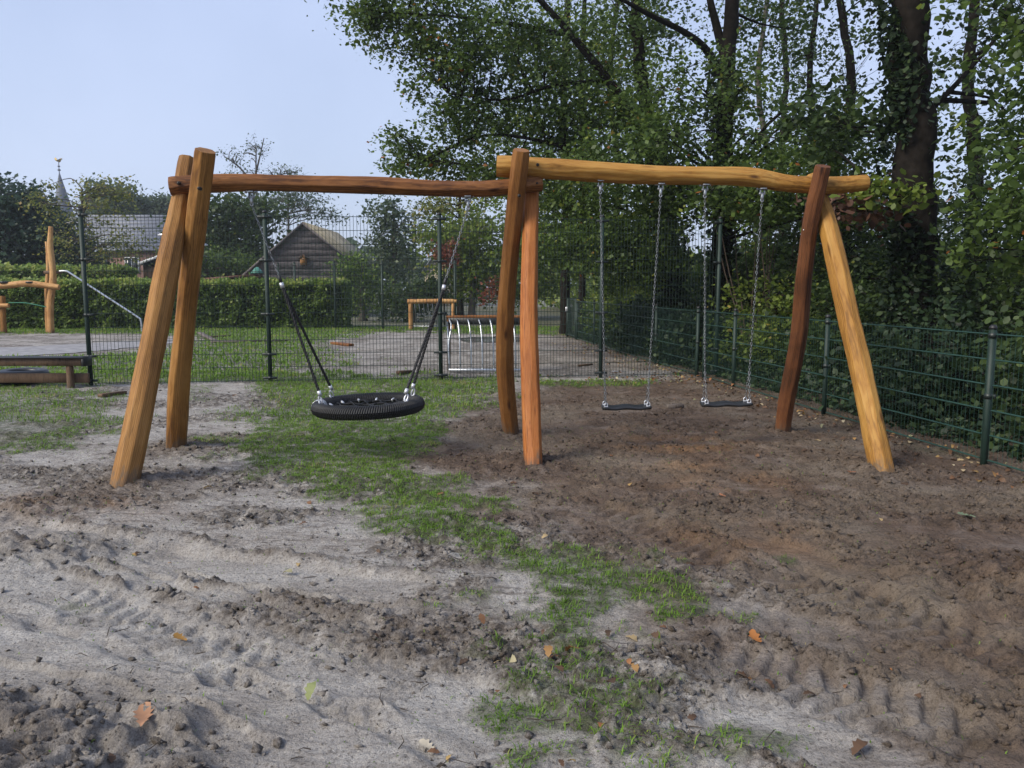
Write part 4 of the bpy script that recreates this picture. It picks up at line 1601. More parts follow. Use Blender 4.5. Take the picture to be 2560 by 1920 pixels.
def plank(name, label, cat, p, q, w, h, mat, group=None, zoff=0.0):
    p, q = np.asarray(p, float), np.asarray(q, float)
    z = [gz(p[0], p[1])[0] + h / 2 + zoff + p[2], gz(q[0], q[1])[0] + h / 2 + zoff + q[2]]
    mb = MB()
    mb.bar((p[0], p[1], z[0]), (q[0], q[1], z[1]), w, h, .005)
    o = mb.build(name, mat, None, attr=True)
    # origin at the middle
    c_ = Vector(((p[0] + q[0]) / 2, (p[1] + q[1]) / 2, sum(z) / 2))
    o.data.transform(Matrix.Translation(-c_))
    o.location = c_
    return tag(o, label, cat, group)


plank('timber_offcut', 'short reddish timber offcut lying in the turf near the left leg', 'timber', G(250, 996), G(312, 986), .085, .045, W_OLD)
plank('timber_block', 'small grey timber block on the earth between the two swing seats', 'timber', G(1668, 1021), G(1708, 1020), .07, .045, W_GREY)
plank('plank', 'long weathered plank lying on the grass behind the fence', 'plank', G(527, 859), G(718, 854), .14, .05, W_GREY)
plank('plank', 'pale plank leaning across the end of the long plank', 'plank', G(498, 842) + (0, 0, .1), G(545, 858), .14, .04, W_GREY)
plank('plank', 'short dark plank beside the long plank on the grass', 'plank', G(523, 846), G(574, 842), .12, .05, W_OLD)
plank('plank', 'reddish plank lying on the worn yard', 'plank', G(833, 861), G(878, 866), .16, .06, W_RED)
plank('timber_block', 'dark timber block lying against the foot of the tall fence', 'timber', G(994, 938), G(1028, 935), .09, .05, W_OLD)
plank('stick', 'dark stick lying on the yard left of the fourth fence post', 'stick', G(1445, 918), G(1481, 915), .04, .03, W_OLD)
plank('stick', 'thin pale stick lying on the yard right of the fourth fence post', 'stick', G(1530, 931), G(1563, 930), .012, .012, M['alu'])

# wet strip at the edge of the sandpit and the shallow puddle on the yard
M['water'] = plain('shallow water over sand', (.20, .19, .19), .06, 0, .1, 4)
M['wet'] = plain('grey path paving, wet', (.23, .22, .22), .6, 0, .35, 5)


def sheet(name, pts, z, mat, label, sub=6, wob=.08):
    P = np.array([GK(*p)[:2] for p in pts])
    P = np.concatenate([catmull(np.concatenate([P, P[:1]]), len(P) * sub)[:-1]])
    P[:, :2] += np.random.RandomState(len(pts)).normal(size=P[:, :2].shape) * wob
    c_ = P.mean(0)
    V = np.concatenate([np.c_[P, np.full(len(P), z)], [[c_[0], c_[1], z]]])
    n = len(P)
    T = [(n, i, (i + 1) % n) for i in range(n)]
    me_ = mesh_np(name, V, [np.array(T)])
    o = link(name, me_, mat)
    return tag(o, label, kind='structure')


sheet('path', [(-300, 757), (0, 752), (200, 742), (370, 734), (420, 737), (300, 750), (180, 762), (0, 772), (-300, 782)], .015, M['wet'], 'wet grey path along the sandpit', wob=.05)
sheet('puddle', [(985, 733), (1020, 729), (1080, 728), (1140, 731), (1130, 738), (1060, 740), (1000, 739)], .016, M['water'], 'shallow puddle on the worn yard')

# ------------------------------------------------------------------ the wood on the right
def lim(*pts):
    return [W(u, v, y) for u, v, y in pts]


def up(p, q, n=5):
    return [np.asarray(p) + (np.asarray(q) - np.asarray(p)) * t for t in np.linspace(0, 1, n)]


rsi = np.random.RandomState(77)
OAKG = 'oaks of the wood on the right'
# the thick ivy-clad oak
b0 = W(2300, 1005, 10.4)
b0[2] = -.1
t1 = [b0, W(2292, 800, 10.4), W(2285, 500, 10.4), W(2275, 200, 10.4), W(2262, -50, 10.4), W(2255, -600, 10.4), W(2250, -1100, 10.4)]
ivy1 = np.concatenate([trunk_ivy(t1, .27, .0, 5.6, 5200, rsi, .75, .16, (-1, -.5)), trunk_ivy(t1, .30, 0, 1.7, 2600, rsi, None, .22)])
tree('oak_tree', 'thick dark oak trunk wrapped in ivy behind the low fence at right', 'tree', t1, .30, .16,
     [((4.9, 12.4, 7.6), (3.0, 1.4, 1.6), 70), ((7.4, 12.0, 4.8), (1.3, 1.3, 1.8), 60), ((3.5, 10.6, 5.6), (.9, .8, .7), 26), ((4.15, 10.9, 3.5), (.7, .6, .6), 36), ((6.6, 10.2, 6.6), (.8, .8, .7), 24)],
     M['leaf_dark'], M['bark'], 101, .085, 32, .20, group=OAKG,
     limbs=[(lim((2266, 60, 10.4), (2200, -60, 10.6), (2120, -200, 10.8)), .05, .02), (lim((2270, 330, 10.4), (2400, 200, 10.8), (2520, 60, 11.2)), .045, .02),
            (lim((2280, 520, 10.4), (2200, 470, 10.2), (2100, 455, 10.0), (2020, 480, 9.8)), .035, .010)],
     extra=[('ivy', ivy1, .070, M['leaf_ivy'])])
# brown dead spray and fresh spray hanging by the right end of the frame
# forked oak
b0 = G(1806, 905)
b0 = np.array((W(1806, 900, 15.5)[0], 15.5, -.1))
t2 = [b0, W(1805, 760, 15.5), W(1806, 560, 15.5), W(1812, 380, 15.5), W(1816, 200, 15.5), W(1826, 60, 15.5), W(1834, -120, 15.5), W(1850, -500, 15.5)]
ivy2 = np.concatenate([trunk_ivy(t2, .20, 0, 3.0, 1500, rsi, None, .12), trunk_ivy(t2, .20, 3.0, 5.6, 1800, rsi, .9, .22)])
tree('oak_tree', 'forked oak with a bare limb reaching left, above the right hand swing seat', 'tree', t2, .215, .10,
     [((2.9, 15.6, 7.3), (1.5, 1.5, 1.2), 56), ((5.2, 16.6, 6.6), (1.2, 1.2, 1.3), 28), ((3.4, 14.6, 4.6), (1.5, 1.3, .9), 80), ((2.3, 14.2, 3.6), (1.3, 1.1, .75), 80),
      ((4.4, 14.4, 3.3), (1.2, .9, .7), 84), ((3.8, 13.3, 2.85), (1.0, .7, .45), 56), ((5.3, 13.6, 2.9), (.9, .8, .7), 56), ((4.9, 12.9, 3.6), (.8, .7, .6), 44), ((2.5, 15.8, 9.3), (2.6, 2.0, 1.2), 70)],
     M['leaf_oak'], M['bark'], 102, .080, 46, .20, shape=4, group=OAKG,
     limbs=[(lim((1815, 215, 15.5), (1770, 130, 15.3), (1712, 81, 15.0), (1620, 35, 14.6), (1540, -10, 14.2)), .085, .030),
            (lim((1820, 170, 15.5), (1790, 60, 15.6), (1770, -40, 15.7), (1760, -260, 15.9)), .10, .04)],
     extra=[('ivy', ivy2, .09, M['leaf_ivy'])])
# leaning oak carrying the big crown over the yard
b0 = np.array((W(1690, 890, 17.2)[0], 17.2, -.1))
t3 = [b0, W(1686, 780, 17.2), W(1676, 620, 17.2), W(1655, 460, 17.2), W(1625, 320, 17.2), W(1600, 160, 17.2), W(1590, 0, 17.2), W(1585, -250, 17.2)]
ivy3 = np.concatenate([trunk_ivy(t3, .22, 0, 5.0, 4200, rsi, None, .20)])
L3 = lim((1650, 440, 17.2), (1585, 300, 16.9), (1520, 200, 16.7), (1430, 90, 16.5), (1350, 0, 16.3), (1240, -120, 16.0))
tree('oak_tree', 'leaning oak with an ivy covered foot whose crown reaches over the yard', 'tree', t3, .23, .09,
     [(W(1020, 60, 16.2), (1.20, 1.3, .70), 84), (W(1130, 170, 16.2), (1.05, 1.3, .85), 84), (W(1050, -60, 16.2), (1.8, 1.5, .8), 80), (W(1250, 110, 16.5), (1.15, 1.4, .95), 90), (W(935, 45, 16.1), (.45, .6, .35), 16),
      (W(1180, 300, 16.5), (.95, 1.0, .55), 60), (W(1330, 260, 16.6), (1.0, 1.2, .8), 64), (W(1440, 130, 16.8), (1.1, 1.3, 1.0), 64), (W(1450, 330, 16.8), (1.1, 1.2, .8), 76),
      (W(1570, 270, 16.6), (.9, 1.1, 1.0), 60), (W(1070, 400, 16.5), (.90, .9, .36), 56), (W(1230, 420, 16.8), (1.0, 1.0, .35), 44), (W(1600, 60, 17.2), (1.2, 1.3, .9), 60),
      (W(1380, 440, 16.2), (1.1, 1.0, .55), 54), (W(1500, 500, 16.0), (1.1, 1.0, .6), 60), (W(1420, 560, 16.2), (.9, .9, .5), 50), (W(900, 20, 16.0), (.55, .7, .30), 13), (W(1000, 350, 16.2), (.40, .5, .20), 12), (W(1370, 640, 15.6), (.7, .7, .55), 44), (W(1480, 620, 15.2), (.9, .8, .6), 64), (W(1590, 590, 15.0), (.9, .8, .6), 64), (W(1680, 520, 14.8), (.8, .7, .6), 54), (W(1560, 690, 15.4), (.8, .6, .4), 36), (W(1640, 660, 15.0), (.6, .5, .35), 26)],
     M['leaf_oak'], M['bark'], 103, .078, 42, .175, shape=4, group=OAKG,
     limbs=[(L3, .12, .04), (lim((1520, 200, 16.7), (1380, 215, 16.4), (1260, 250, 16.2), (1120, 232, 16.0)), .045, .012), (lim((1430, 90, 16.5), (1280, 60, 16.2), (1120, 40, 16.0), (930, 30, 15.8)), .05, .012),
            (lim((1655, 470, 17.2), (1500, 400, 16.6), (1340, 350, 16.4), (1200, 340, 16.3), (1060, 400, 16.2)), .06, .012)],
     extra=[('ivy', ivy3, .09, M['leaf_ivy'])])
# two stems by the gate
for (u, yy, r, sd_, lab) in ((1414, 24.6, .17, 104, 'oak with a thick dark stem beside the gate'), (1456, 23.6, .12, 105, 'slimmer oak stem right of the gate oak')):
    b0 = np.array((W(u, 840, yy)[0], yy, -.1))
    tt_ = [b0, W(u, 720, yy), W(u + 4, 520, yy), W(u - 4, 250, yy), W(u + 6, 0, yy), W(u + 10, -150, yy)]
    tree('oak_tree', lab, 'tree', tt_, r, r * .45,
         [(W(u - 110, 330, yy), (2.2, 1.8, 1.3), 60), (W(u - 40, 480, yy), (2.2, 1.8, 1.0), 64), (W(u + 70, 200, yy), (2.0, 1.8, 1.6), 50), (W(u - 60, 90, yy), (2.4, 1.8, 1.4), 50), (W(u + 60, 600, yy), (1.5, 1.2, .8), 34)],
         M['leaf_oak'] if sd_ == 104 else M['leaf_bright'], M['bark'], sd_, .10, 40, .27, shape=4, group=OAKG)
# slender stems deeper in the wood
for i, (u, v1, lean, yy, r, lm) in enumerate(((1909, 0, 14, 21, .10, 'leaf_oak'), (1958, 0, -6, 24, .13, 'leaf_dark'), (2035, 0, 10, 19, .10, 'leaf_dark'), (2110, 0, -20, 17, .13, 'leaf_dark'), (1535, 0, 12, 27, .14, 'leaf_bright'), (2430, 0, 10, 15, .16, 'leaf_dark'))):
    b0 = np.array((W(u, 830, yy)[0], yy, -.1))
    tt_ = [b0, W(u - lean, 700, yy), W(u + lean, 450, yy), W(u - lean, 200, yy), W(u + lean, -60, yy), W(u, -350, yy)]
    tree('slender_tree', ['slender pale stem with a sky gap beside it', 'straight grey stem between the forked oak and the dark leg', 'thin dark stem above the dark leg', 'dark stem leaning left of the ivy clad oak',
                          'far straight stem seen behind the leaning oak', 'dark stem in the thicket right of the ivy clad oak'][i], 'tree', tt_, r, r * .4,
         [(W(u, 150, yy), (1.6, 1.5, 1.5), 20), (W(u + 60, 360, yy), (1.2, 1.2, .9), 14), (W(u - 40, 560, yy), (1.3, 1.2, .8), 24), (W(u + 20, -40, yy), (1.8, 1.6, 1.2), 20)],
         M[lm], M['bark_grey'] if i == 0 else M['bark'], 120 + i, .095, 36, .22, shape=4, group='slender stems in the wood')
# leafy tree at the right border, its stem outside the picture
b0 = np.array((6.9, 8.6, -.1))
tree('maple_tree', 'leafy tree filling the right border above the low fence', 'tree', [b0, b0 + (0, 0, 2), b0 + (.1, .1, 4), b0 + (0, .2, 6.5)], .16, .06,
     [((5.6, 8.6, 4.9), (1.1, 1.1, 1.3), 80), ((5.9, 8.9, 3.1), (1.0, 1.0, .9), 70), ((5.9, 9.0, 1.9), (.9, .9, .7), 56), ((6.6, 9.4, 6.4), (1.5, 1.4, 1.2), 60), ((5.4, 8.2, 2.3), (.5, .6, .6), 26)],
     M['leaf_oak'], M['bark'], 131, .078, 32, .18)
# low boughs hanging towards the swings
root_b = W(2205, 470, 10.1)
tree('oak_bough', 'brown withered oak spray beside the right end of the beam', 'bough', [W(2240, 480, 10.3), W(2160, 495, 10.0), W(2090, 500, 9.8)], .02, .006,
     [(W(2105, 520, 9.8), (.30, .3, .12), 12), (W(2190, 530, 10.0), (.22, .25, .10), 9), (W(2060, 560, 9.8), (.12, .15, .16), 5)], M['leaf_dead'], M['bark'], 141, .09, 13, .13, trunk_n=6, solo_twigs=True)
tree('oak_bough', 'fresh green oak spray in front of the thick trunk', 'bough', [W(2290, 500, 10.1), W(2230, 480, 9.9), W(2170, 480, 9.8)], .016, .005,
     [(W(2200, 478, 9.7), (.36, .25, .10), 16), (W(2270, 490, 9.6), (.2, .2, .08), 8)], M['leaf_bright'], M['bark'], 142, .09, 13, .13, trunk_n=6)

# understorey: shrubs behind the low fence
SHG = 'shrubs behind the low fence'
shr = [(5.2, 7.0, 1.0, 1.3, 'leaf_dark', 'dark shrub behind the low fence at the right border'), (4.6, 8.6, .9, 1.15, 'leaf_ivy', 'ivy smothered shrub behind the last fence bay'),
       (6.9, 10.6, 1.0, 2.0, 'leaf_dark', 'tall dark shrub between the thick oak and the right border'), (4.7, 11.6, .9, 1.5, 'leaf_dark', 'dark shrub left of the thick oak foot'),
       (4.5, 13.6, 1.0, 1.6, 'leaf_bright', 'brighter shrub seen between the crossed right legs'), (5.8, 13.8, 1.4, 2.6, 'leaf_dark', 'broad dark shrub behind the thick oak'),
       (3.35, 15.2, .7, 1.0, 'leaf_ivy', 'ivy mound at the foot of the forked oak'), (2.9, 17.6, .75, 1.15, 'leaf_ivy', 'ivy mound at the foot of the leaning oak'),
       (5.2, 17.6, 1.4, 2.4, 'leaf_oak', 'green shrub deep behind the forked oak'), (4.0, 20.2, 1.2, 2.2, 'leaf_bright', 'bright green shrub behind the leaning oak'),
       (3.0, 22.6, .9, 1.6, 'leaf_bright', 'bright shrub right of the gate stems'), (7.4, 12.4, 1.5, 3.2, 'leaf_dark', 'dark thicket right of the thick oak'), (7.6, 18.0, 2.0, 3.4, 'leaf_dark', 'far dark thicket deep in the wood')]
for i, (x, y, r, h, lm, lab) in enumerate(shr):
    b0 = np.array((x, y, -.05))
    tree('shrub', lab, 'shrub', [b0, b0 + (.05, .05, h * .4), b0 + (-.05, .1, h * .8)], .035, .015,
         [((x, y, h * .55), (r, r, h * .5), int(60 * r * h) + 20), ((x - .1, y - .2, h * .25), (r * 1.05, r, h * .25), int(34 * r) + 10)],
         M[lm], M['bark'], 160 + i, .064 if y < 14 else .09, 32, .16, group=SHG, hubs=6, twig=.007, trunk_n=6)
# bare brown saplings behind the forked oak
for i, (u, yy) in enumerate(((1870, 14.6), (1900, 15.2), (1730, 18.5), (1760, 19.0), (1925, 14.2))):
    b0 = np.array((W(u, 900, yy)[0], yy, -.05))
    mbs = MB()
    rs_ = np.random.RandomState(300 + i)
    for k in range(5):
        a = rs_.normal(size=2) * .35
        mbs.tube(catmull([b0, b0 + (a[0] * .4, a[1] * .4, .9), b0 + (a[0], a[1], 1.8), b0 + (a[0] * 1.4, a[1], 2.7)], 9), np.linspace(.020, .006, 9), 5)
    o = mbs.build('sapling_stems', plain('brown sapling bark %d' % i, (.085, .062, .045), .9), None)
    tag(o, ['sapling clump of thin brown stems just right of the forked oak', 'sapling clump a little behind the first, right of the forked oak', 'sapling clump left of the forked oak, behind the corner post',
            'farthest sapling clump left of the forked oak', 'sapling clump between the forked oak and the dark leg'][i], 'sapling', 'bare saplings in the wood')
# ivy carpet along the wood edge
rs_ = np.random.RandomState(88)
n = 26000
yy = 5.0 + 19 * rs_.rand(n) ** 1.2
xx = 3.86 - .1435 * (yy - 6.44) + .25 + np.abs(rs_.normal(size=n)) * 1.1
hh = (.05 + .50 * np.abs(fbm(xx * 1.2, yy * 1.2, 3, 5))) * sstep(.1, .7, xx - (3.86 - .1435 * (yy - 6.44)))
P = np.stack([xx, yy, hh * rs_.rand(n) ** .6 + .01], 1)
link_o = link('ivy_ground_cover', leaf_mesh('ivy_ground_cover', P, .062, rs_, 4, .5), M['leaf_ivy'])
tag(link_o, 'ivy and low plants covering the ground behind the low fence', kind='stuff')

# ------------------------------------------------------------------ hedges, trees and houses behind the playground
def hedge(name, label, p, q, w, h, n, leaf, mat, seed):
    rs = np.random.RandomState(seed)
    p, q = np.asarray(p, float), np.asarray(q, float)
    d = (q - p) / np.linalg.norm(q - p)
    L = np.linalg.norm(q - p)
    s = np.array((-d[1], d[0]))
    c = (p + q) / 2
    root = thing(name, label, 'hedge', (c[0], c[1], 0))
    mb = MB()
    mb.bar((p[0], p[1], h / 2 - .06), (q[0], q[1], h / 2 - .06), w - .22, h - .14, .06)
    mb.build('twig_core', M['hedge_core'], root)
    t = rs.rand(n) * L
    k = rs.rand(n)
    face, top = k < .68, k >= .80
    end = ~face & ~top
    a = np.where(top, (rs.rand(n) - .5) * w, -w / 2)
    z = np.where(top, h, rs.rand(n) * h)
    t = np.where(end, np.where(rs.rand(n) < .9, L, 0), t)
    a = np.where(end, (rs.rand(n) - .5) * w, a)
    bump = .15 * fbm(t * 1.3, z * 1.3 + a, 3, seed) + rs.normal(size=n) * .04 + .22 * (rs.rand(n) < .03) * rs.rand(n)
    a = np.where(face, a + bump, a)
    z = np.where(top, z + bump * .7, z)
    P = np.stack([p[0] + d[0] * t + s[0] * a, p[1] + d[1] * t + s[1] * a, z], 1)
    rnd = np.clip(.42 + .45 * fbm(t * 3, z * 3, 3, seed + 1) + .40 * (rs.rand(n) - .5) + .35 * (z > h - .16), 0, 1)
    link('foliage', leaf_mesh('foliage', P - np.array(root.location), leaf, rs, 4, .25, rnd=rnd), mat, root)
    return root


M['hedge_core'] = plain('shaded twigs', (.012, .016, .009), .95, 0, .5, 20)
hz = 1.62
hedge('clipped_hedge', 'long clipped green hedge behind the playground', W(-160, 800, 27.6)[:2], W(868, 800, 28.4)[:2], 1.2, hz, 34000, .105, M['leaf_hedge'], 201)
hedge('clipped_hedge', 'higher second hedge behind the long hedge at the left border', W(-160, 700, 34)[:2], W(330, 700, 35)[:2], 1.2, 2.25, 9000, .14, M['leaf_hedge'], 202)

BG = 'trees behind the playground'


def bgtree(label, u, vbase, Yd, blobs, mat, seed, leaf, per=24, spread=.5, r=.16, bark='bark_far', top=None, shape=4, limbs=(), name='garden_tree', solo=True, up_=.45, twig=.014, droop=0., hubs=8):
    b0 = np.array((W(u, 700, Yd)[0], Yd, 0.0))
    tp = W(u, top if top is not None else min(b[1] for b in blobs), Yd)
    return tree(name, label, 'tree', [b0, b0 + (tp - b0) * .35, b0 + (tp - b0) * .7, tp], r, r * .35,
                [(W(bu, bv, Yd + dy), rad, n) for (bu, bv, rad, n, dy) in blobs], M[mat], M[bark], seed, leaf, per, spread, limbs=limbs, shape=shape, group=BG, up=up_, twig=twig, solo_twigs=solo, trunk_n=8, droop=droop, hubs=hubs)


bgtree('blackish evergreen at the left border', 20, 700, 40, [(10, 560, (2.0, 2, 1.6), 70, 0), (30, 640, (2.4, 2, 1.6), 80, 0), (5, 490, (1.2, 1.2, .9), 30, 0), (-60, 560, (2, 2, 2.4), 60, 0)], 'leaf_conifer', 211, .22, 30, .36, name='evergreen_tree')
bgtree('dark evergreen with a ragged top, second from the left border', 95, 700, 42, [(60, 510, (1.0, 1, 1.3), 36, 0), (95, 560, (1.5, 1.5, 1.6), 60, 0), (120, 640, (2.0, 1.6, 1.6), 70, 0)], 'leaf_conifer', 212, .22, 30, .36, name='evergreen_tree')
bgtree('round dark evergreen left of the loose fruit tree', 165, 700, 44, [(165, 610, (1.6, 1.6, 1.8), 60, 0), (215, 660, (1.6, 1.4, 1.0), 40, 0)], 'leaf_conifer', 213, .22, 26, .38, name='evergreen_tree')
bgtree('loose open fruit tree with sparse yellowing leaves', 205, 700, 31, [(190, 590, (1.5, 1.2, 1.2), 70, 0), (260, 530, (1.3, 1.2, 1.2), 60, 0), (110, 520, (.8, .9, .6), 24, 0), (300, 470, (.7, .8, .5), 20, 0), (235, 470, (.8, .8, .5), 20, 0), (290, 640, (1.3, 1, .8), 44, 0), (345, 610, (1.0, .9, .7), 28, 0), (115, 470, (.4, .5, .22), 8, 0)], 'leaf_yellow', 214, .10, 13, .20, r=.12, bark='bark_grey')
bgtree('round hazy tree beside the church spire', 285, 700, 88, [(285, 500, (3.0, 2.5, 2.2), 90, 0), (255, 520, (2.0, 2, 1.6), 50, 0), (330, 530, (1.8, 2, 1.2), 40, 0)], 'leaf_grey', 215, .40, 28, .55, r=.3, solo=False)
bgtree('smaller hazy tree left of the near log legs', 395, 700, 90, [(390, 525, (2.4, 2, 1.5), 70, 0), (360, 540, (1.6, 1.6, 1.0), 36, 0), (430, 520, (1.6, 1.6, 1.4), 40, 0)], 'leaf_grey', 216, .40, 28, .55, r=.3, solo=False)
bgtree('dense green tree between the near legs and the wooden shed', 570, 700, 47, [(560, 530, (2.2, 1.8, 1.3), 80, 0), (520, 600, (2.2, 1.8, 1.5), 90, 0), (610, 620, (1.8, 1.8, 1.4), 80, 0), (640, 540, (1.5, 1.5, 1.2), 50, 0), (470, 640, (1.5, 1.5, 1.2), 50, 0)], 'leaf_dark', 217, .24, 26, .42, solo=False)
bgtree('hedge high shrub left of the shed', 505, 700, 44, [(530, 660, (1.4, 1.2, .8), 50, 0), (600, 665, (1.0, 1, .6), 30, 0)], 'leaf_oak', 218, .2, 26, .35, solo=False)
b5 = lambda u, v, y=60: W(u, v, y)
bgtree('half bare tree with thin branches spread against the sky', 640, 700, 60, [(590, 400, (1.6, 1.2, 1.2), 46, 0), (570, 450, (2.0, 1.4, 1.0), 46, 0), (700, 425, (1.7, 1.3, .6), 34, 0), (640, 370, (1.2, 1.2, 1.0), 34, 0), (740, 430, (1.0, 1, .35), 14, 0), (620, 440, (2.4, 1.6, 1.0), 36, 0)], 'leaf_grey', 219, .14, 5, .22, r=.13, top=372, bark='bark_grey', twig=.026, hubs=4,
       limbs=[([b5(640, 470), b5(600, 420), b5(560, 390)], .09, .03), ([b5(638, 440), b5(650, 390), b5(660, 345)], .08, .03), ([b5(640, 470), b5(690, 440), b5(745, 430)], .07, .02), ([b5(642, 500), b5(590, 455), b5(545, 445)], .07, .02)])
bgtree('pale fine leaved tree rising behind the shed', 720, 700, 56, [(690, 510, (1.9, 1.5, 1.2), 90, 0), (780, 520, (2.0, 1.5, 1.1), 90, 0), (740, 480, (1.5, 1.3, .9), 60, 0), (640, 530, (1.5, 1.3, 1.2), 60, 0), (830, 540, (1.0, 1, .7), 30, 0)], 'leaf_grey', 220, .16, 11, .40, r=.13, bark='bark_far', twig=.016)
bgtree('drooping birch like tree right of the shed roof', 985, 700, 40, [(960, 520, (.9, .9, .8), 44, 0), (1010, 570, (1.2, 1.1, 1.2), 70, 0), (950, 590, (.7, .8, .9), 30, 0), (1000, 650, (1.5, 1.2, 1.0), 70, 0), (930, 660, (.9, .9, .7), 30, 0)], 'leaf_grey', 221, .16, 20, .28, droop=.5)
bgtree('green bush climbing the right corner of the shed', 905, 700, 34, [(890, 690, (1.0, 1, .9), 50, 0), (920, 735, (1.1, 1, .9), 50, 0), (875, 665, (.6, .6, .5), 18, 0)], 'leaf_hedge', 222, .13, 24, .25, name='bush')
bgtree('yellow green bush before the cream house', 1180, 700, 34, [(1160, 640, (1.7, 1.4, 1.4), 80, 0), (1230, 600, (1.7, 1.4, 1.6), 80, 0), (1200, 710, (2.0, 1.4, 1.0), 80, 0), (1110, 600, (1.2, 1.1, .9), 44, 0)], 'leaf_bright', 223, .17, 22, .30, name='bush')
bgtree('dark green bush behind the far wooden goal', 1030, 700, 33, [(1030, 740, (1.2, 1, .8), 46, 0), (990, 760, (1.0, .9, .7), 36, 0), (1080, 730, (1.0, .9, .8), 36, 0)], 'leaf_dark', 224, .16, 24, .28, name='bush')
bgtree('tree with yellow green sprays above the fence middle', 1150, 700, 36, [(1100, 520, (1.2, 1.1, .8), 50, 0), (1180, 560, (1.3, 1.2, .9), 56, 0), (1090, 590, (.9, .9, .6), 30, 0), (1200, 470, (1.3, 1.2, .8), 44, 0)], 'leaf_yellow', 225, .15, 20, .26, bark='bark')
bgtree('red leaved young tree behind the third fence post', 1110, 700, 30, [(1115, 625, (.50, .4, .45), 22, 0), (1125, 650, (.3, .3, .3), 10, 0)], 'leaf_red', 226, .12, 20, .14, r=.03, bark='bark')
bgtree('red berried bush left of the middle legs', 1245, 700, 27, [(1240, 720, (.45, .4, .5), 14, 0), (1225, 740, (.4, .4, .4), 9, 0)], 'leaf_red', 227, .11, 14, .14, r=.02, bark='bark', name='bush')
bgtree('light green bush beyond the gate', 1330, 700, 38, [(1310, 700, (1.6, 1.3, 1.2), 60, 0), (1380, 680, (1.6, 1.3, 1.4), 60, 0), (1350, 600, (1.6, 1.3, 1.0), 50, 0)], 'leaf_bright', 228, .18, 24, .32, name='bush')

# far wood closing the view
rs_ = np.random.RandomState(9)
n = 26000
xx = rs_.uniform(-130, 150, n)
yy = 105 + 14 * rs_.rand(n)
top = 6.2 + 3.2 * fbm(xx * .06, xx * 0, 4, 3) + 1.2 * fbm(xx * .3, xx * 0, 3, 9)
P = np.stack([xx, yy, top * rs_.rand(n) ** .75], 1)
o = link('distant_wood', leaf_mesh('distant_wood', P, 1.1, rs_, 4, .3), M['leaf_grey'])
tag(o, 'far line of trees along the horizon', kind='stuff')
n = 16000
xx = rs_.uniform(2, 44, n)
yy = rs_.uniform(46, 60, n)
top = 3.2 + 1.2 * fbm(xx * .2, yy * .2, 3, 3)
P = np.stack([xx, yy, top * rs_.rand(n) ** .8], 1)
o = link('thicket', leaf_mesh('thicket', P, .34, rs_, 4, .3), M['leaf_bright'])
tag(o, 'bright green thicket glimpsed between the stems of the wood', kind='stuff')

# wooden shed
Ysh = 38.0
pk, le, re_ = W(760, 560, Ysh), W(606, 695, Ysh), W(868, 648, Ysh)
sh = thing('wooden_shed', 'dark weathered board shed with a mossy gable roof behind the hedge', 'shed', (pk[0], Ysh, 0))
W_SHED = wood_mat('purple grey weathered boards', (.095, .084, .088), (.165, .146, .148), (.24, .21, .205), rough=.8, sc=.5)


def gable(z):
    xl_ = np.interp(z, [le[2], pk[2]], [le[0], pk[0]])
    xr2 = np.interp(z, [re_[2], pk[2]], [re_[0], pk[0]])
    return xl_, xr2


z = 0.0
bh = .29
rb = np.random.RandomState(44)
while z < pk[2] - .12:
    z1 = min(z + bh + .05, pk[2] - .02)
    n_ = 13
    lo_l, lo_r = gable(z)
    hi_l, hi_r = gable(z1)
    bx = np.linspace(0, 1, n_)
    wv = .022 * np.cumsum(rb.normal(size=n_)) * .6
    wv = wv - np.linspace(wv[0], wv[-1], n_)
    bot = np.stack([lo_l + (lo_r - lo_l) * bx, np.full(n_, Ysh - .05), z + wv], 1)
    tp_ = np.stack([hi_l + (hi_r - hi_l) * bx, np.full(n_, Ysh - .01), np.full(n_, z1)], 1)
    V = np.concatenate([bot, tp_, bot + (0, .035, 0), tp_ + (0, .03, 0)])
    Qb = []
    for i in range(n_ - 1):
        Qb += [(i, i + 1, n_ + i + 1, n_ + i), (2 * n_ + i, 3 * n_ + i, 3 * n_ + i + 1, 2 * n_ + i + 1), (i, 2 * n_ + i, 2 * n_ + i + 1, i + 1)]
    mb = MB()
    mb.add(V, Qb, None, V[:, [1, 2, 0]] + rb.uniform(-9, 9, 3))
    mb.build('board', W_SHED, sh, attr=True)
    z += bh
mb = MB()
mb.prism([(le[0] + .1, Ysh + .05, 0), (re_[0] - .1, Ysh + .05, 0), (re_[0] - .1, Ysh + .05, re_[2] - .06), (pk[0], Ysh + .05, pk[2] - .1), (le[0] + .1, Ysh + .05, le[2] - .04)], (0, 7.0, 0))
mb.build('wall', M['black'], sh)
M['moss_roof'] = plain('mossy roof felt', (.17, .150, .105), .95, 0, .45, 3, .4)
for e, nm in ((re_, 'roof_slope'), (le, 'roof_slope')):
    out = np.array((e[0] - pk[0], 0, e[2] - pk[2]))
    k = 1 + .18 / np.linalg.norm(out)
    mb = MB()
    q = pk + out * k
    up_v = np.array((0, 0, .10))
    mb.prism([pk + (0, -.22, .0), q + (0, -.22, 0), q + (0, -.22, 0) + up_v, pk + (0, -.22, 0) + up_v], (0, 7.6, 0))
    mb.build(nm, M['moss_roof'], sh)
    mb = MB()
    mb.prism([pk + (0, -.26, -.04), q + (0, -.26, -.04), q + (0, -.26, .08), pk + (0, -.26, .08)], (0, .035, 0))
    mb.build('verge_board', W_SHED, sh, attr=True)
nb = thing('nest_box', 'small pale wooden nest box on the gable of the shed', 'nest box', tuple(W(759, 660, Ysh - .2)))
c = W(759, 650, Ysh - .16)
mb = MB()
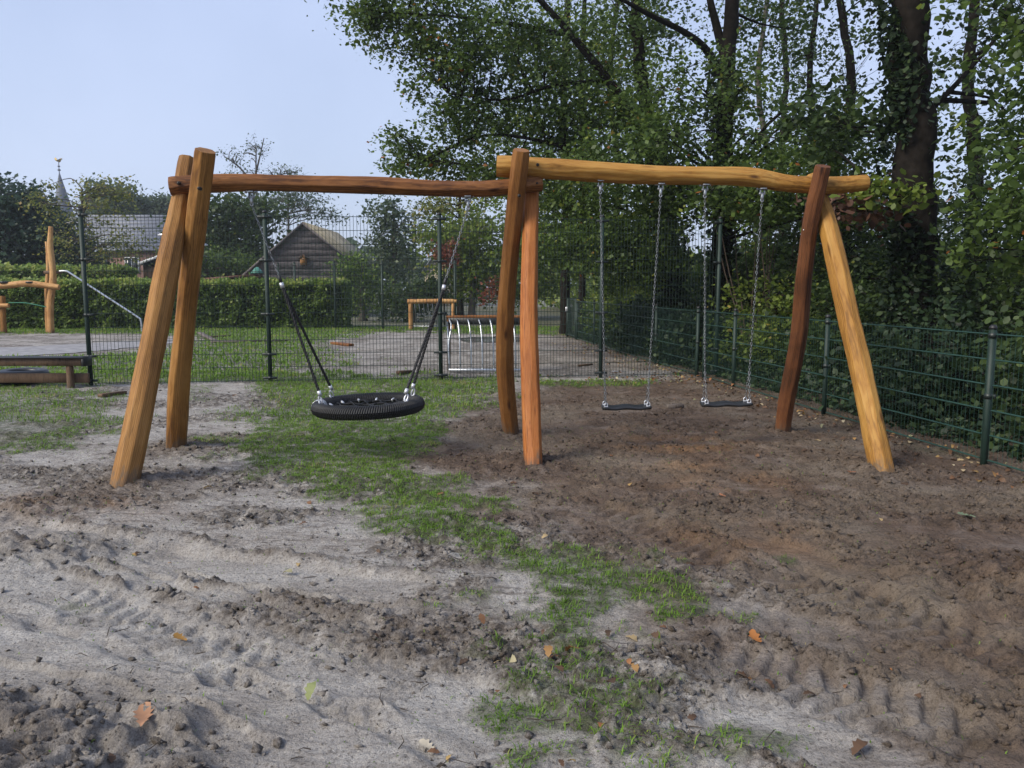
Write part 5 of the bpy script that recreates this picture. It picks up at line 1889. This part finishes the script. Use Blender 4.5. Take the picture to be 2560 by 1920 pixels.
mb.prism([c + (-.13, -.12, -.22), c + (.13, -.12, -.22), c + (.13, -.12, .10), c + (0, -.12, .22), c + (-.13, -.12, .10)], (0, .2, 0))
mb.build('box', W_PALE, nb, attr=True)
mb = MB()
for s in (-1, 1):
    mb.bar(c + (0, -.03, .24), c + (s * .19, -.03, .07), .28, .025)
mb.build('roof', W_OLD, nb, attr=True)
mb = MB()
mb.tube([c + (0, -.115, .02), c + (0, -.128, .02)], .035, 12)
mb.build('entrance_hole', M['black'], nb)
bf = thing('bird_table', 'small bird table with a green roof above the hedge, left of the second fence post', 'bird table', tuple(W(643, 760, 31)))
c = W(643, 682, 31)
mb = MB()
mb.tube([c + (0, 0, -2.0), c + (0, 0, -.1)], .04, 8)
mb.build('pole', W_OLD, bf, attr=True)
mb = MB()
mb.tube([c + (0, 0, -.02), c + (0, 0, .05), c + (0, 0, .22)], (.26, .20, .05), 10)
mb.build('roof', plain('verdigris roof', (.05, .17, .13), .6), bf)
mb = MB()
mb.box(c + (0, 0, -.16), (.30, .30, .03))
for sx in (-1, 1):
    for sy in (-1, 1):
        mb.box(c + (sx * .12, sy * .12, -.08), (.025, .025, .15))
mb.build('table', W_OLD, bf, attr=True)
# low lean-to left of the shed
ln = thing('lean_to', 'low flat roofed lean-to left of the wooden shed', 'lean-to', tuple(W(565, 760, 36) * (1, 1, 0)))
a, b_ = W(505, 700, 36), W(622, 694, 36)
mb = MB()
mb.prism([a + (0, 0, 0), b_ + (0, 0, .04), b_ + (0, 0, .14), a + (0, 0, .08)], (0, 3, 0))
mb.build('roof', plain('rusty roof sheet', (.13, .06, .04), .8), ln)
mb = MB()
mb.prism([(a[0] + .2, 36.2, 0), (b_[0], 36.2, 0), (b_[0], 36.2, b_[2]), (a[0] + .2, 36.2, a[2])], (0, 2.6, 0))
mb.build('wall', M['black'], ln)

# long slate roofed farmhouse
M['slate'] = plain('blue grey slates', (.135, .145, .175), .6, 0, .15, 5)
M['brick'] = plain('red brown brick', (.20, .115, .09), .9, 0, .2, 3)
M['cream'] = plain('cream render', (.50, .42, .30), .9, 0, .1, 2)
M['white'] = plain('white paint', (.75, .75, .75), .6, 0, .05, 3)
M['glass'] = plain('dark window glass', (.02, .025, .03), .1, 0, .1, 2)
Yf = 56.0
ez_, rz_ = W(300, 628, Yf)[2], W(300, 543, Yf + 3.2)[2]
fx0, fx1 = W(150, 600, Yf)[0], W(470, 600, Yf)[0]
fh = thing('farmhouse', 'long brick farmhouse with a blue grey slate roof behind the hedge', 'house', ((fx0 + fx1) / 2, Yf, 0))
mb = MB()
mb.box(((fx0 + fx1) / 2, Yf + 3.4, ez_ / 2), (fx1 - fx0, 6.2, ez_))
wl = mb.build('wall', M['brick'], fh)
for s in (0, 1):
    mb = MB()
    ys, ye = (Yf, Yf + 3.3) if s == 0 else (Yf + 6.8, Yf + 3.3)
    nrow = 9
    for k in range(nrow):
        t0, t1_ = k / nrow, (k + 1.25) / nrow
        p0 = np.array(((fx0 + fx1) / 2, ys + (ye - ys) * t0, ez_ + (rz_ - ez_) * t0 + .05))
        p1 = np.array(((fx0 + fx1) / 2, ys + (ye - ys) * min(t1_, 1), ez_ + (rz_ - ez_) * min(t1_, 1) + .01))
        mb.bar(p0, p1, fx1 - fx0 + .5, .04)
    mb.build('roof_slope', M['slate'], fh)
mb = MB()
mb.tube([(fx0 - .25, Yf + 3.3, rz_ + .04), (fx1 + .25, Yf + 3.3, rz_ + .04)], .14, 8)
mb.build('ridge', M['slate'], fh)
for u in (250, 330, 430):
    p = W(u, 662, Yf + .28)
    mb = MB()
    mb.box(p + (0, -.02, 0), (1.0, .06, 1.1))
    wf = mb.build('window', M['white'], fh)
    for sx in (-1, 1):
        mb = MB()
        mb.box(p + (sx * .23, -.06, 0), (.40, .03, .95))
        mb.build('pane', M['glass'], wf)
sd2 = thing('garden_shed', 'small garden shed with a pale roof edge in front of the farmhouse', 'shed', tuple(W(390, 760, 44) * (1, 1, 0)))
a, b_ = W(344, 663, 44), W(440, 628, 44)
mb = MB()
mb.prism([a, b_, b_ + (0, 0, .14), a + (0, 0, .14)], (0, .12, 0))
mb.build('verge_board', M['white'], sd2)
mb = MB()
mb.prism([a + (0, .1, .05), b_ + (0, .1, .05), b_ + (3.4, .1, -1.0), b_ + (3.4, .1, -.9), b_ + (0, .1, .12), a + (0, .1, .12)], (0, 4, 0))
mb.build('roof', M['slate'], sd2)
mb = MB()
mb.prism([(a[0] + .2, 44.2, 0), (b_[0] + 3, 44.2, 0), (b_[0] + 3, 44.2, b_[2] - .9), (b_[0], 44.2, b_[2]), (a[0] + .2, 44.2, a[2] + .02)], (0, 3.6, 0))
mb.build('wall', W_OLD, sd2, attr=True)
# cream house
Yk = 62.0
ch = thing('cream_house', 'cream gabled house glimpsed behind the red leaved young tree', 'house', tuple(W(1100, 760, Yk) * (1, 1, 0)))
pk2 = W(1105, 612, Yk)
l2, r2 = pk2 + (-1.35, 0, -1.9), pk2 + (1.5, 0, -2.0)
mb = MB()
mb.prism([(l2[0], Yk, 0), (r2[0], Yk, 0), r2, pk2, l2], (0, 8, 0))
mb.build('wall', M['cream'], ch)
for e in (l2, r2):
    mb = MB()
    o_ = e + (e - pk2) * .14
    mb.prism([pk2 + (0, -.3, 0), o_ + (0, -.3, 0), o_ + (0, -.3, .16), pk2 + (0, -.3, .16)], (0, 8.6, 0))
    mb.build('roof_slope', M['slate'], ch)
mb = MB()
mb.box((pk2[0] - .2, Yk - .03, 1.5), (.9, .08, 1.2))
wf = mb.build('window', M['white'], ch)
mb = MB()
mb.box((pk2[0] - .2, Yk - .08, 1.5), (.72, .04, 1.02))
mb.build('pane', M['glass'], wf)
# church
Yc2 = 150.0
cc = W(162, 600, Yc2)
chx = cc[0]
cu = thing('church', 'distant church with a slender grey spire and a gilded weathercock', 'church', (chx, Yc2, 0))
zs = W(162, 545, Yc2)[2]
zt_ = W(157, 432, Yc2)[2]
mb = MB()
mb.box((chx + .3, Yc2, zs / 2), (3.3, 3.3, zs))
tw = mb.build('tower', M['cream'], cu)
mb = MB()
mb.tube([(chx + .3, Yc2, zs - .05), (chx + .3, Yc2, zs + .25)], 2.55, 4)
mb.build('cornice', M['white'], cu)
mb = MB()
mb.tube([(chx + .2, Yc2, zs), (chx + .1, Yc2, zs + 1.0), (chx, Yc2, zs + 3.0), (chx - .2, Yc2, zt_)], (2.2, 1.75, 1.3, .08), 8)
M['spire'] = plain('dark spire slates', (.075, .085, .11), .7, 0, .15, 3)
spi = mb.build('spire', M['spire'], cu)
mb = MB()
mb.tube([(chx - .2, Yc2, zt_ - .1), (chx - .2, Yc2, zt_ + 2.0)], .07, 6)
mb.torus((chx - .2, Yc2, zt_ + .5), .12, .16, 12, 8)
mb.torus((chx - .2, Yc2, zt_ + 1.15), .10, .14, 12, 8)
mb.build('finial', M['spire'], spi)
mb = MB()
co = np.array((chx - .2, Yc2, zt_ + 2.0))
mb.prism([co + p for p in [(-.55, 0, .15), (-.25, 0, 0), (.1, 0, -.15), (.35, 0, .0), (.5, 0, .35), (.75, 0, .45), (.5, 0, .62), (.3, 0, .5), (.15, 0, .2), (-.2, 0, .25), (-.5, 0, .75), (-.75, 0, .55)]], (0, .08, 0))
mb.build('weathercock', plain('gilding', (.42, .30, .10), .5, .6), spi)
mb = MB()
mb.box((chx + .3, Yc2 - 1.66, zs - 2.2), (.8, .06, 1.6))
mb.build('louvre', M['glass'], tw)

# ------------------------------------------------------------------ grass, clods, litter
M['grass'] = leaf_mat('grass blades', [(0, (.060, .098, .014)), (.38, (.110, .205, .020)), (.76, (.170, .290, .032)), (.90, (.22, .25, .05)), (1, (.34, .27, .12))], .40, .6)


def blades(name, label, n, xr, yr, ln_, wd, seed, dens_pow=1.6, lay=.9):
    rs = np.random.RandomState(seed)
    x = rs.uniform(*xr, n)
    y = yr[0] + (yr[1] - yr[0]) * rs.rand(n)
    k = np.abs(x) < .72 * y + 1.2
    x, y = x[k], y[k]
    t = turf(x, y)
    cl = .5 + .5 * sstep(-.35, .35, fbm(x * 9, y * 9, 3, 15))
    cl = cl * (.30 + .70 * sstep(-.22, .20, fbm(x * 4.2, y * 6.5, 3, 29)))
    k = rs.rand(len(x)) < (t ** dens_pow) * cl + .012 * (y < 8) * (x < 2.4)
    x, y, t = x[k], y[k], t[k]
    N = len(x)
    zz = gz(x, y) - .004
    a = rs.rand(N) * 2 * np.pi
    a = a + 1.4 * pn(x * 4, y * 4, 19)
    L = ln_ * (.45 + .9 * rs.rand(N)) * (.55 + .6 * t)
    w = wd * (.7 + .6 * rs.rand(N))
    lay_ = lay * (.35 + rs.rand(N))
    dx, dy = np.cos(a), np.sin(a)
    px, py = -dy, dx
    h1, h2 = L * .55 * np.cos(lay_ * .6), L * np.cos(lay_)
    o1, o2 = L * .45 * np.sin(lay_ * .6), L * .95 * np.sin(lay_)
    b = np.stack([x, y, zz], 1)
    pw = np.stack([px * w / 2, py * w / 2, np.zeros(N)], 1)
    d = np.stack([dx, dy, np.zeros(N)], 1)
    upv = np.array((0, 0, 1.0))
    m = b + d * o1[:, None] + upv * h1[:, None]
    tip = b + d * o2[:, None] + upv * h2[:, None]
    V = np.stack([b - pw, b + pw, m + pw * .8, m - pw * .8, tip], 1)
    base = (np.arange(N) * 5)[:, None]
    Qg = base + np.array([[0, 1, 2, 3]])
    Tg = base + np.array([[3, 2, 4]])
    r = np.clip(.5 * rs.rand(N) + .5 * (.5 + .7 * fbm(x * 1.3, y * 1.3, 3, 25)) + .1 * rs.normal(size=N), 0, 1)
    o = link(name, mesh_np(name, V.reshape(-1, 3), [Qg, Tg], attrs={'rnd': np.repeat(r, 5)}), M['grass'])
    tag(o, label, kind='stuff')
    return N


NB = blades('grass', 'trampled grass between the swings', 430000, (-4.5, 3.2), (2.1, 8.2), .036, .0042, 401, 1.3, 1.4)
NB += blades('grass', 'grass by the tall fence and left of the swings', 150000, (-9, 4), (8.2, 13.4), .050, .0070, 402, 1.0)
NB += blades('grass', 'lawn beyond the tall fence', 170000, (-20, 3), (12.4, 29), .065, .022, 403, 1.2)
print('blades', NB)


def scatter_clods(n, seed):
    rs = np.random.RandomState(seed)
    y = 1.9 + 9 * rs.rand(n * 6) ** 1.5
    x = (rs.rand(n * 6) * 2 - 1) * (.72 * y + .6)
    h, ro, fl = terrain(x, y)
    t = turf(x, y)
    k = rs.rand(len(x)) < (.07 + .93 * ro ** 1.5) * (1 - .8 * fl) * (1 - .7 * t)
    x, y, h = x[k][:n], y[k][:n], h[k][:n]
    N = len(x)
    ico = np.array([(1, 0, 0), (-1, 0, 0), (0, 1, 0), (0, -1, 0), (0, 0, 1), (0, 0, -1)], float)
    F = np.array([(0, 2, 4), (2, 1, 4), (1, 3, 4), (3, 0, 4), (2, 0, 5), (1, 2, 5), (3, 1, 5), (0, 3, 5)])
    s = (.0035 + .014 * rs.rand(N) ** 4.0)
    V = (ico[None] + .30 * rs.normal(size=(N, 6, 3)).clip(-1.2, 1.2)) * s[:, None, None]
    V *= np.stack([1 + .5 * rs.rand(N), 1 + .5 * rs.rand(N), .55 + .4 * rs.rand(N)], 1)[:, None, :]
    R = rand_rot(N, rs, 1.2)
    V = np.einsum('nij,nkj->nki', R, V) + np.stack([x, y, h + s * .25], 1)[:, None]
    TU_, MU_ = np.zeros(N), mudmask(x, y)
    col = np.stack([TU_, MU_, .75 + .25 * rs.rand(N), np.zeros(N)], 1)
    Fa = (F[None] + (np.arange(N) * 6)[:, None, None]).reshape(-1, 3)
    o = link('earth_crumbs', mesh_np('earth_crumbs', V.reshape(-1, 3), [Fa], cols={'mask': np.repeat(col, 6, 0)}), M['ground'])
    tag(o, 'loose crumbs and clods of earth lying on the churned ground', kind='stuff')


scatter_clods(30000, 501)

# oak leaf outline for the litter
def oak_leaf(curl=.3):
    half = [(.0, 0), (.06, .12), (.16, .22), (.10, .32), (.27, .45), (.17, .55), (.30, .70), (.17, .78), (.16, .92), (.0, 1.0)]
    V = [(x, y, 0) for x, y in half] + [(-x, y, 0) for x, y in half[1:-1][::-1]]
    V = np.array(V)
    mid = [(0, y, 0) for x, y in half]
    return V


def litter(n, seed):
    rs = np.random.RandomState(seed)
    A = []
    # along the foot of the low fence
    y = 5.2 + 15 * rs.rand(n)
    x = 3.86 - .1435 * (y - 6.44) - .1 - np.abs(rs.normal(size=n)) * .55 + .2
    A.append(np.stack([x, y], 1))
    # strewn over the grass and the mud
    m = n // 16
    y = 1.9 + 9 * rs.rand(m) ** 1.3
    x = (rs.rand(m) * 1.7 - .7) * (.7 * y + .3)
    A.append(np.stack([x, y], 1))
    c = GK(1250, 1480)
    A.append(rs.normal(size=(34, 2)) * (.45, .35) + c[:2])
    c = G(1640, 950)
    A.append(rs.normal(size=(220, 2)) * (.9, .5) + c[:2])
    P2 = np.concatenate(A)
    P2 = P2[P2[:, 1] > 1.7]
    z = gz(P2[:, 0], P2[:, 1]) + .010
    o = link('fallen_leaves', leaf_mesh('fallen_leaves', np.c_[P2, z], .050, rs, 16, 1.5, .5), leaf_mat('fallen leaves', [(0, (.05, .03, .018)), (.4, (.12, .065, .035)), (.62, (.25, .11, .04)), (.78, (.33, .22, .08)), (.9, (.40, .33, .22)), (1, (.16, .2, .06))], .15, .6))
    tag(o, 'fallen leaves strewn on the earth and along the fence', kind='stuff')


litter(900, 511)


def twigs(n, seed):
    rs = np.random.RandomState(seed)
    mb = MB()
    y = 1.9 + 8 * rs.rand(n) ** 1.4
    x = (rs.rand(n) * 2 - 1) * (.66 * y + .2)
    z = gz(x, y)
    for i in range(n):
        a = rs.rand() * 6.28
        L = .03 + .10 * rs.rand() ** 2
        d = np.array((math.cos(a), math.sin(a), rs.normal() * .12)) * L
        p = np.array((x[i], y[i], z[i] + .006))
        mb.tube(np.array([p, p + d * .5 + rs.normal(size=3) * L * .1 + (0, 0, .004), p + d]), (.0020, .0018, .0008), 4, cap=False)
    o = mb.build('twig_litter', plain('dead twigs', (.05, .036, .026), .9), None)
    tag(o, 'small dead twigs scattered on the earth', kind='stuff')


twigs(420, 521)


def single_leaf(u, v, size, col, label, rot, curl=.35):
    p = G(u, v)
    p[2] = gz(p[0], p[1])[0] + .012
    half = [(.03, .0), (.07, .14), (.17, .24), (.10, .33), (.27, .46), (.16, .56), (.30, .70), (.17, .78), (.15, .92), (.02, 1.0)]
    V, Qs, Tt = [], [], []
    for i, (x, y) in enumerate(half):
        for s in (-1, 0, 1):
            V.append((s * x, y - .5, .35 * abs(s * x) * (1 + .4 * s) + curl * (y - .5) ** 2 + .03 * math.sin(7 * y + s)))
    for i in range(len(half) - 1):
        Qs += [(i * 3, i * 3 + 1, i * 3 + 4, i * 3 + 3), (i * 3 + 1, i * 3 + 2, i * 3 + 5, i * 3 + 4)]
    V = np.array(V) * size
    o = link('fallen_oak_leaf', mesh_np('fallen_oak_leaf', V, [np.array(Qs)], attrs={'rnd': np.random.RandomState(3).rand(len(V))}), leaf_mat('leaf ' + label[:14], [(0, tuple(c * .75 for c in col)), (1, col)], .1, .6))
    o.location = p
    o.rotation_euler = (.15, .1, rot)
    tag(o, label, 'leaf')


single_leaf(360, 1826, .115, (.38, .20, .11), 'large curled tan oak leaf on the pale sand at bottom left', .35)
single_leaf(450, 1585, .075, (.30, .16, .035), 'ochre leaf in the wheel track on the left', 1.1)
single_leaf(1888, 1615, .085, (.36, .14, .035), 'upright orange brown leaf on the mud, right of the grass', .2, .8)
single_leaf(2228, 1678, .065, (.38, .15, .04), 'small orange leaf on the dark mud at lower right', 1.5)
single_leaf(2415, 1302, .10, (.17, .22, .13), 'grey green leaf lying alone on the dark earth at right', 1.3, .1)
single_leaf(1805, 1257, .05, (.40, .17, .08), 'tiny orange leaf on the brown earth before the right legs', .7)
single_leaf(2128, 1190, .08, (.33, .13, .06), 'rust leaf on the earth left of the yellow leg', 1.9)
single_leaf(1068, 1862, .07, (.50, .44, .34), 'bleached pale leaf at the bottom of the sand', .9, .05)

# ------------------------------------------------------------------ damp autumn air
hm, hnt, hb = new_mat('pale damp air')
hnt.nodes.remove(hb)
pv = hnt.nodes.new('ShaderNodeVolumePrincipled')
pv.inputs['Color'].default_value = (.86, .92, 1.0, 1)
pv.inputs['Density'].default_value = .0007
pv.inputs['Anisotropy'].default_value = .2
hnt.links.new(pv.outputs['Volume'], hnt.nodes['Material Output'].inputs['Volume'])
mb = MB()
mb.box((0, 480, 15), (4600, 1100, 34))
hz_o = mb.build('haze', hm, None)
tag(hz_o, 'thin damp haze over the whole place', kind='stuff')
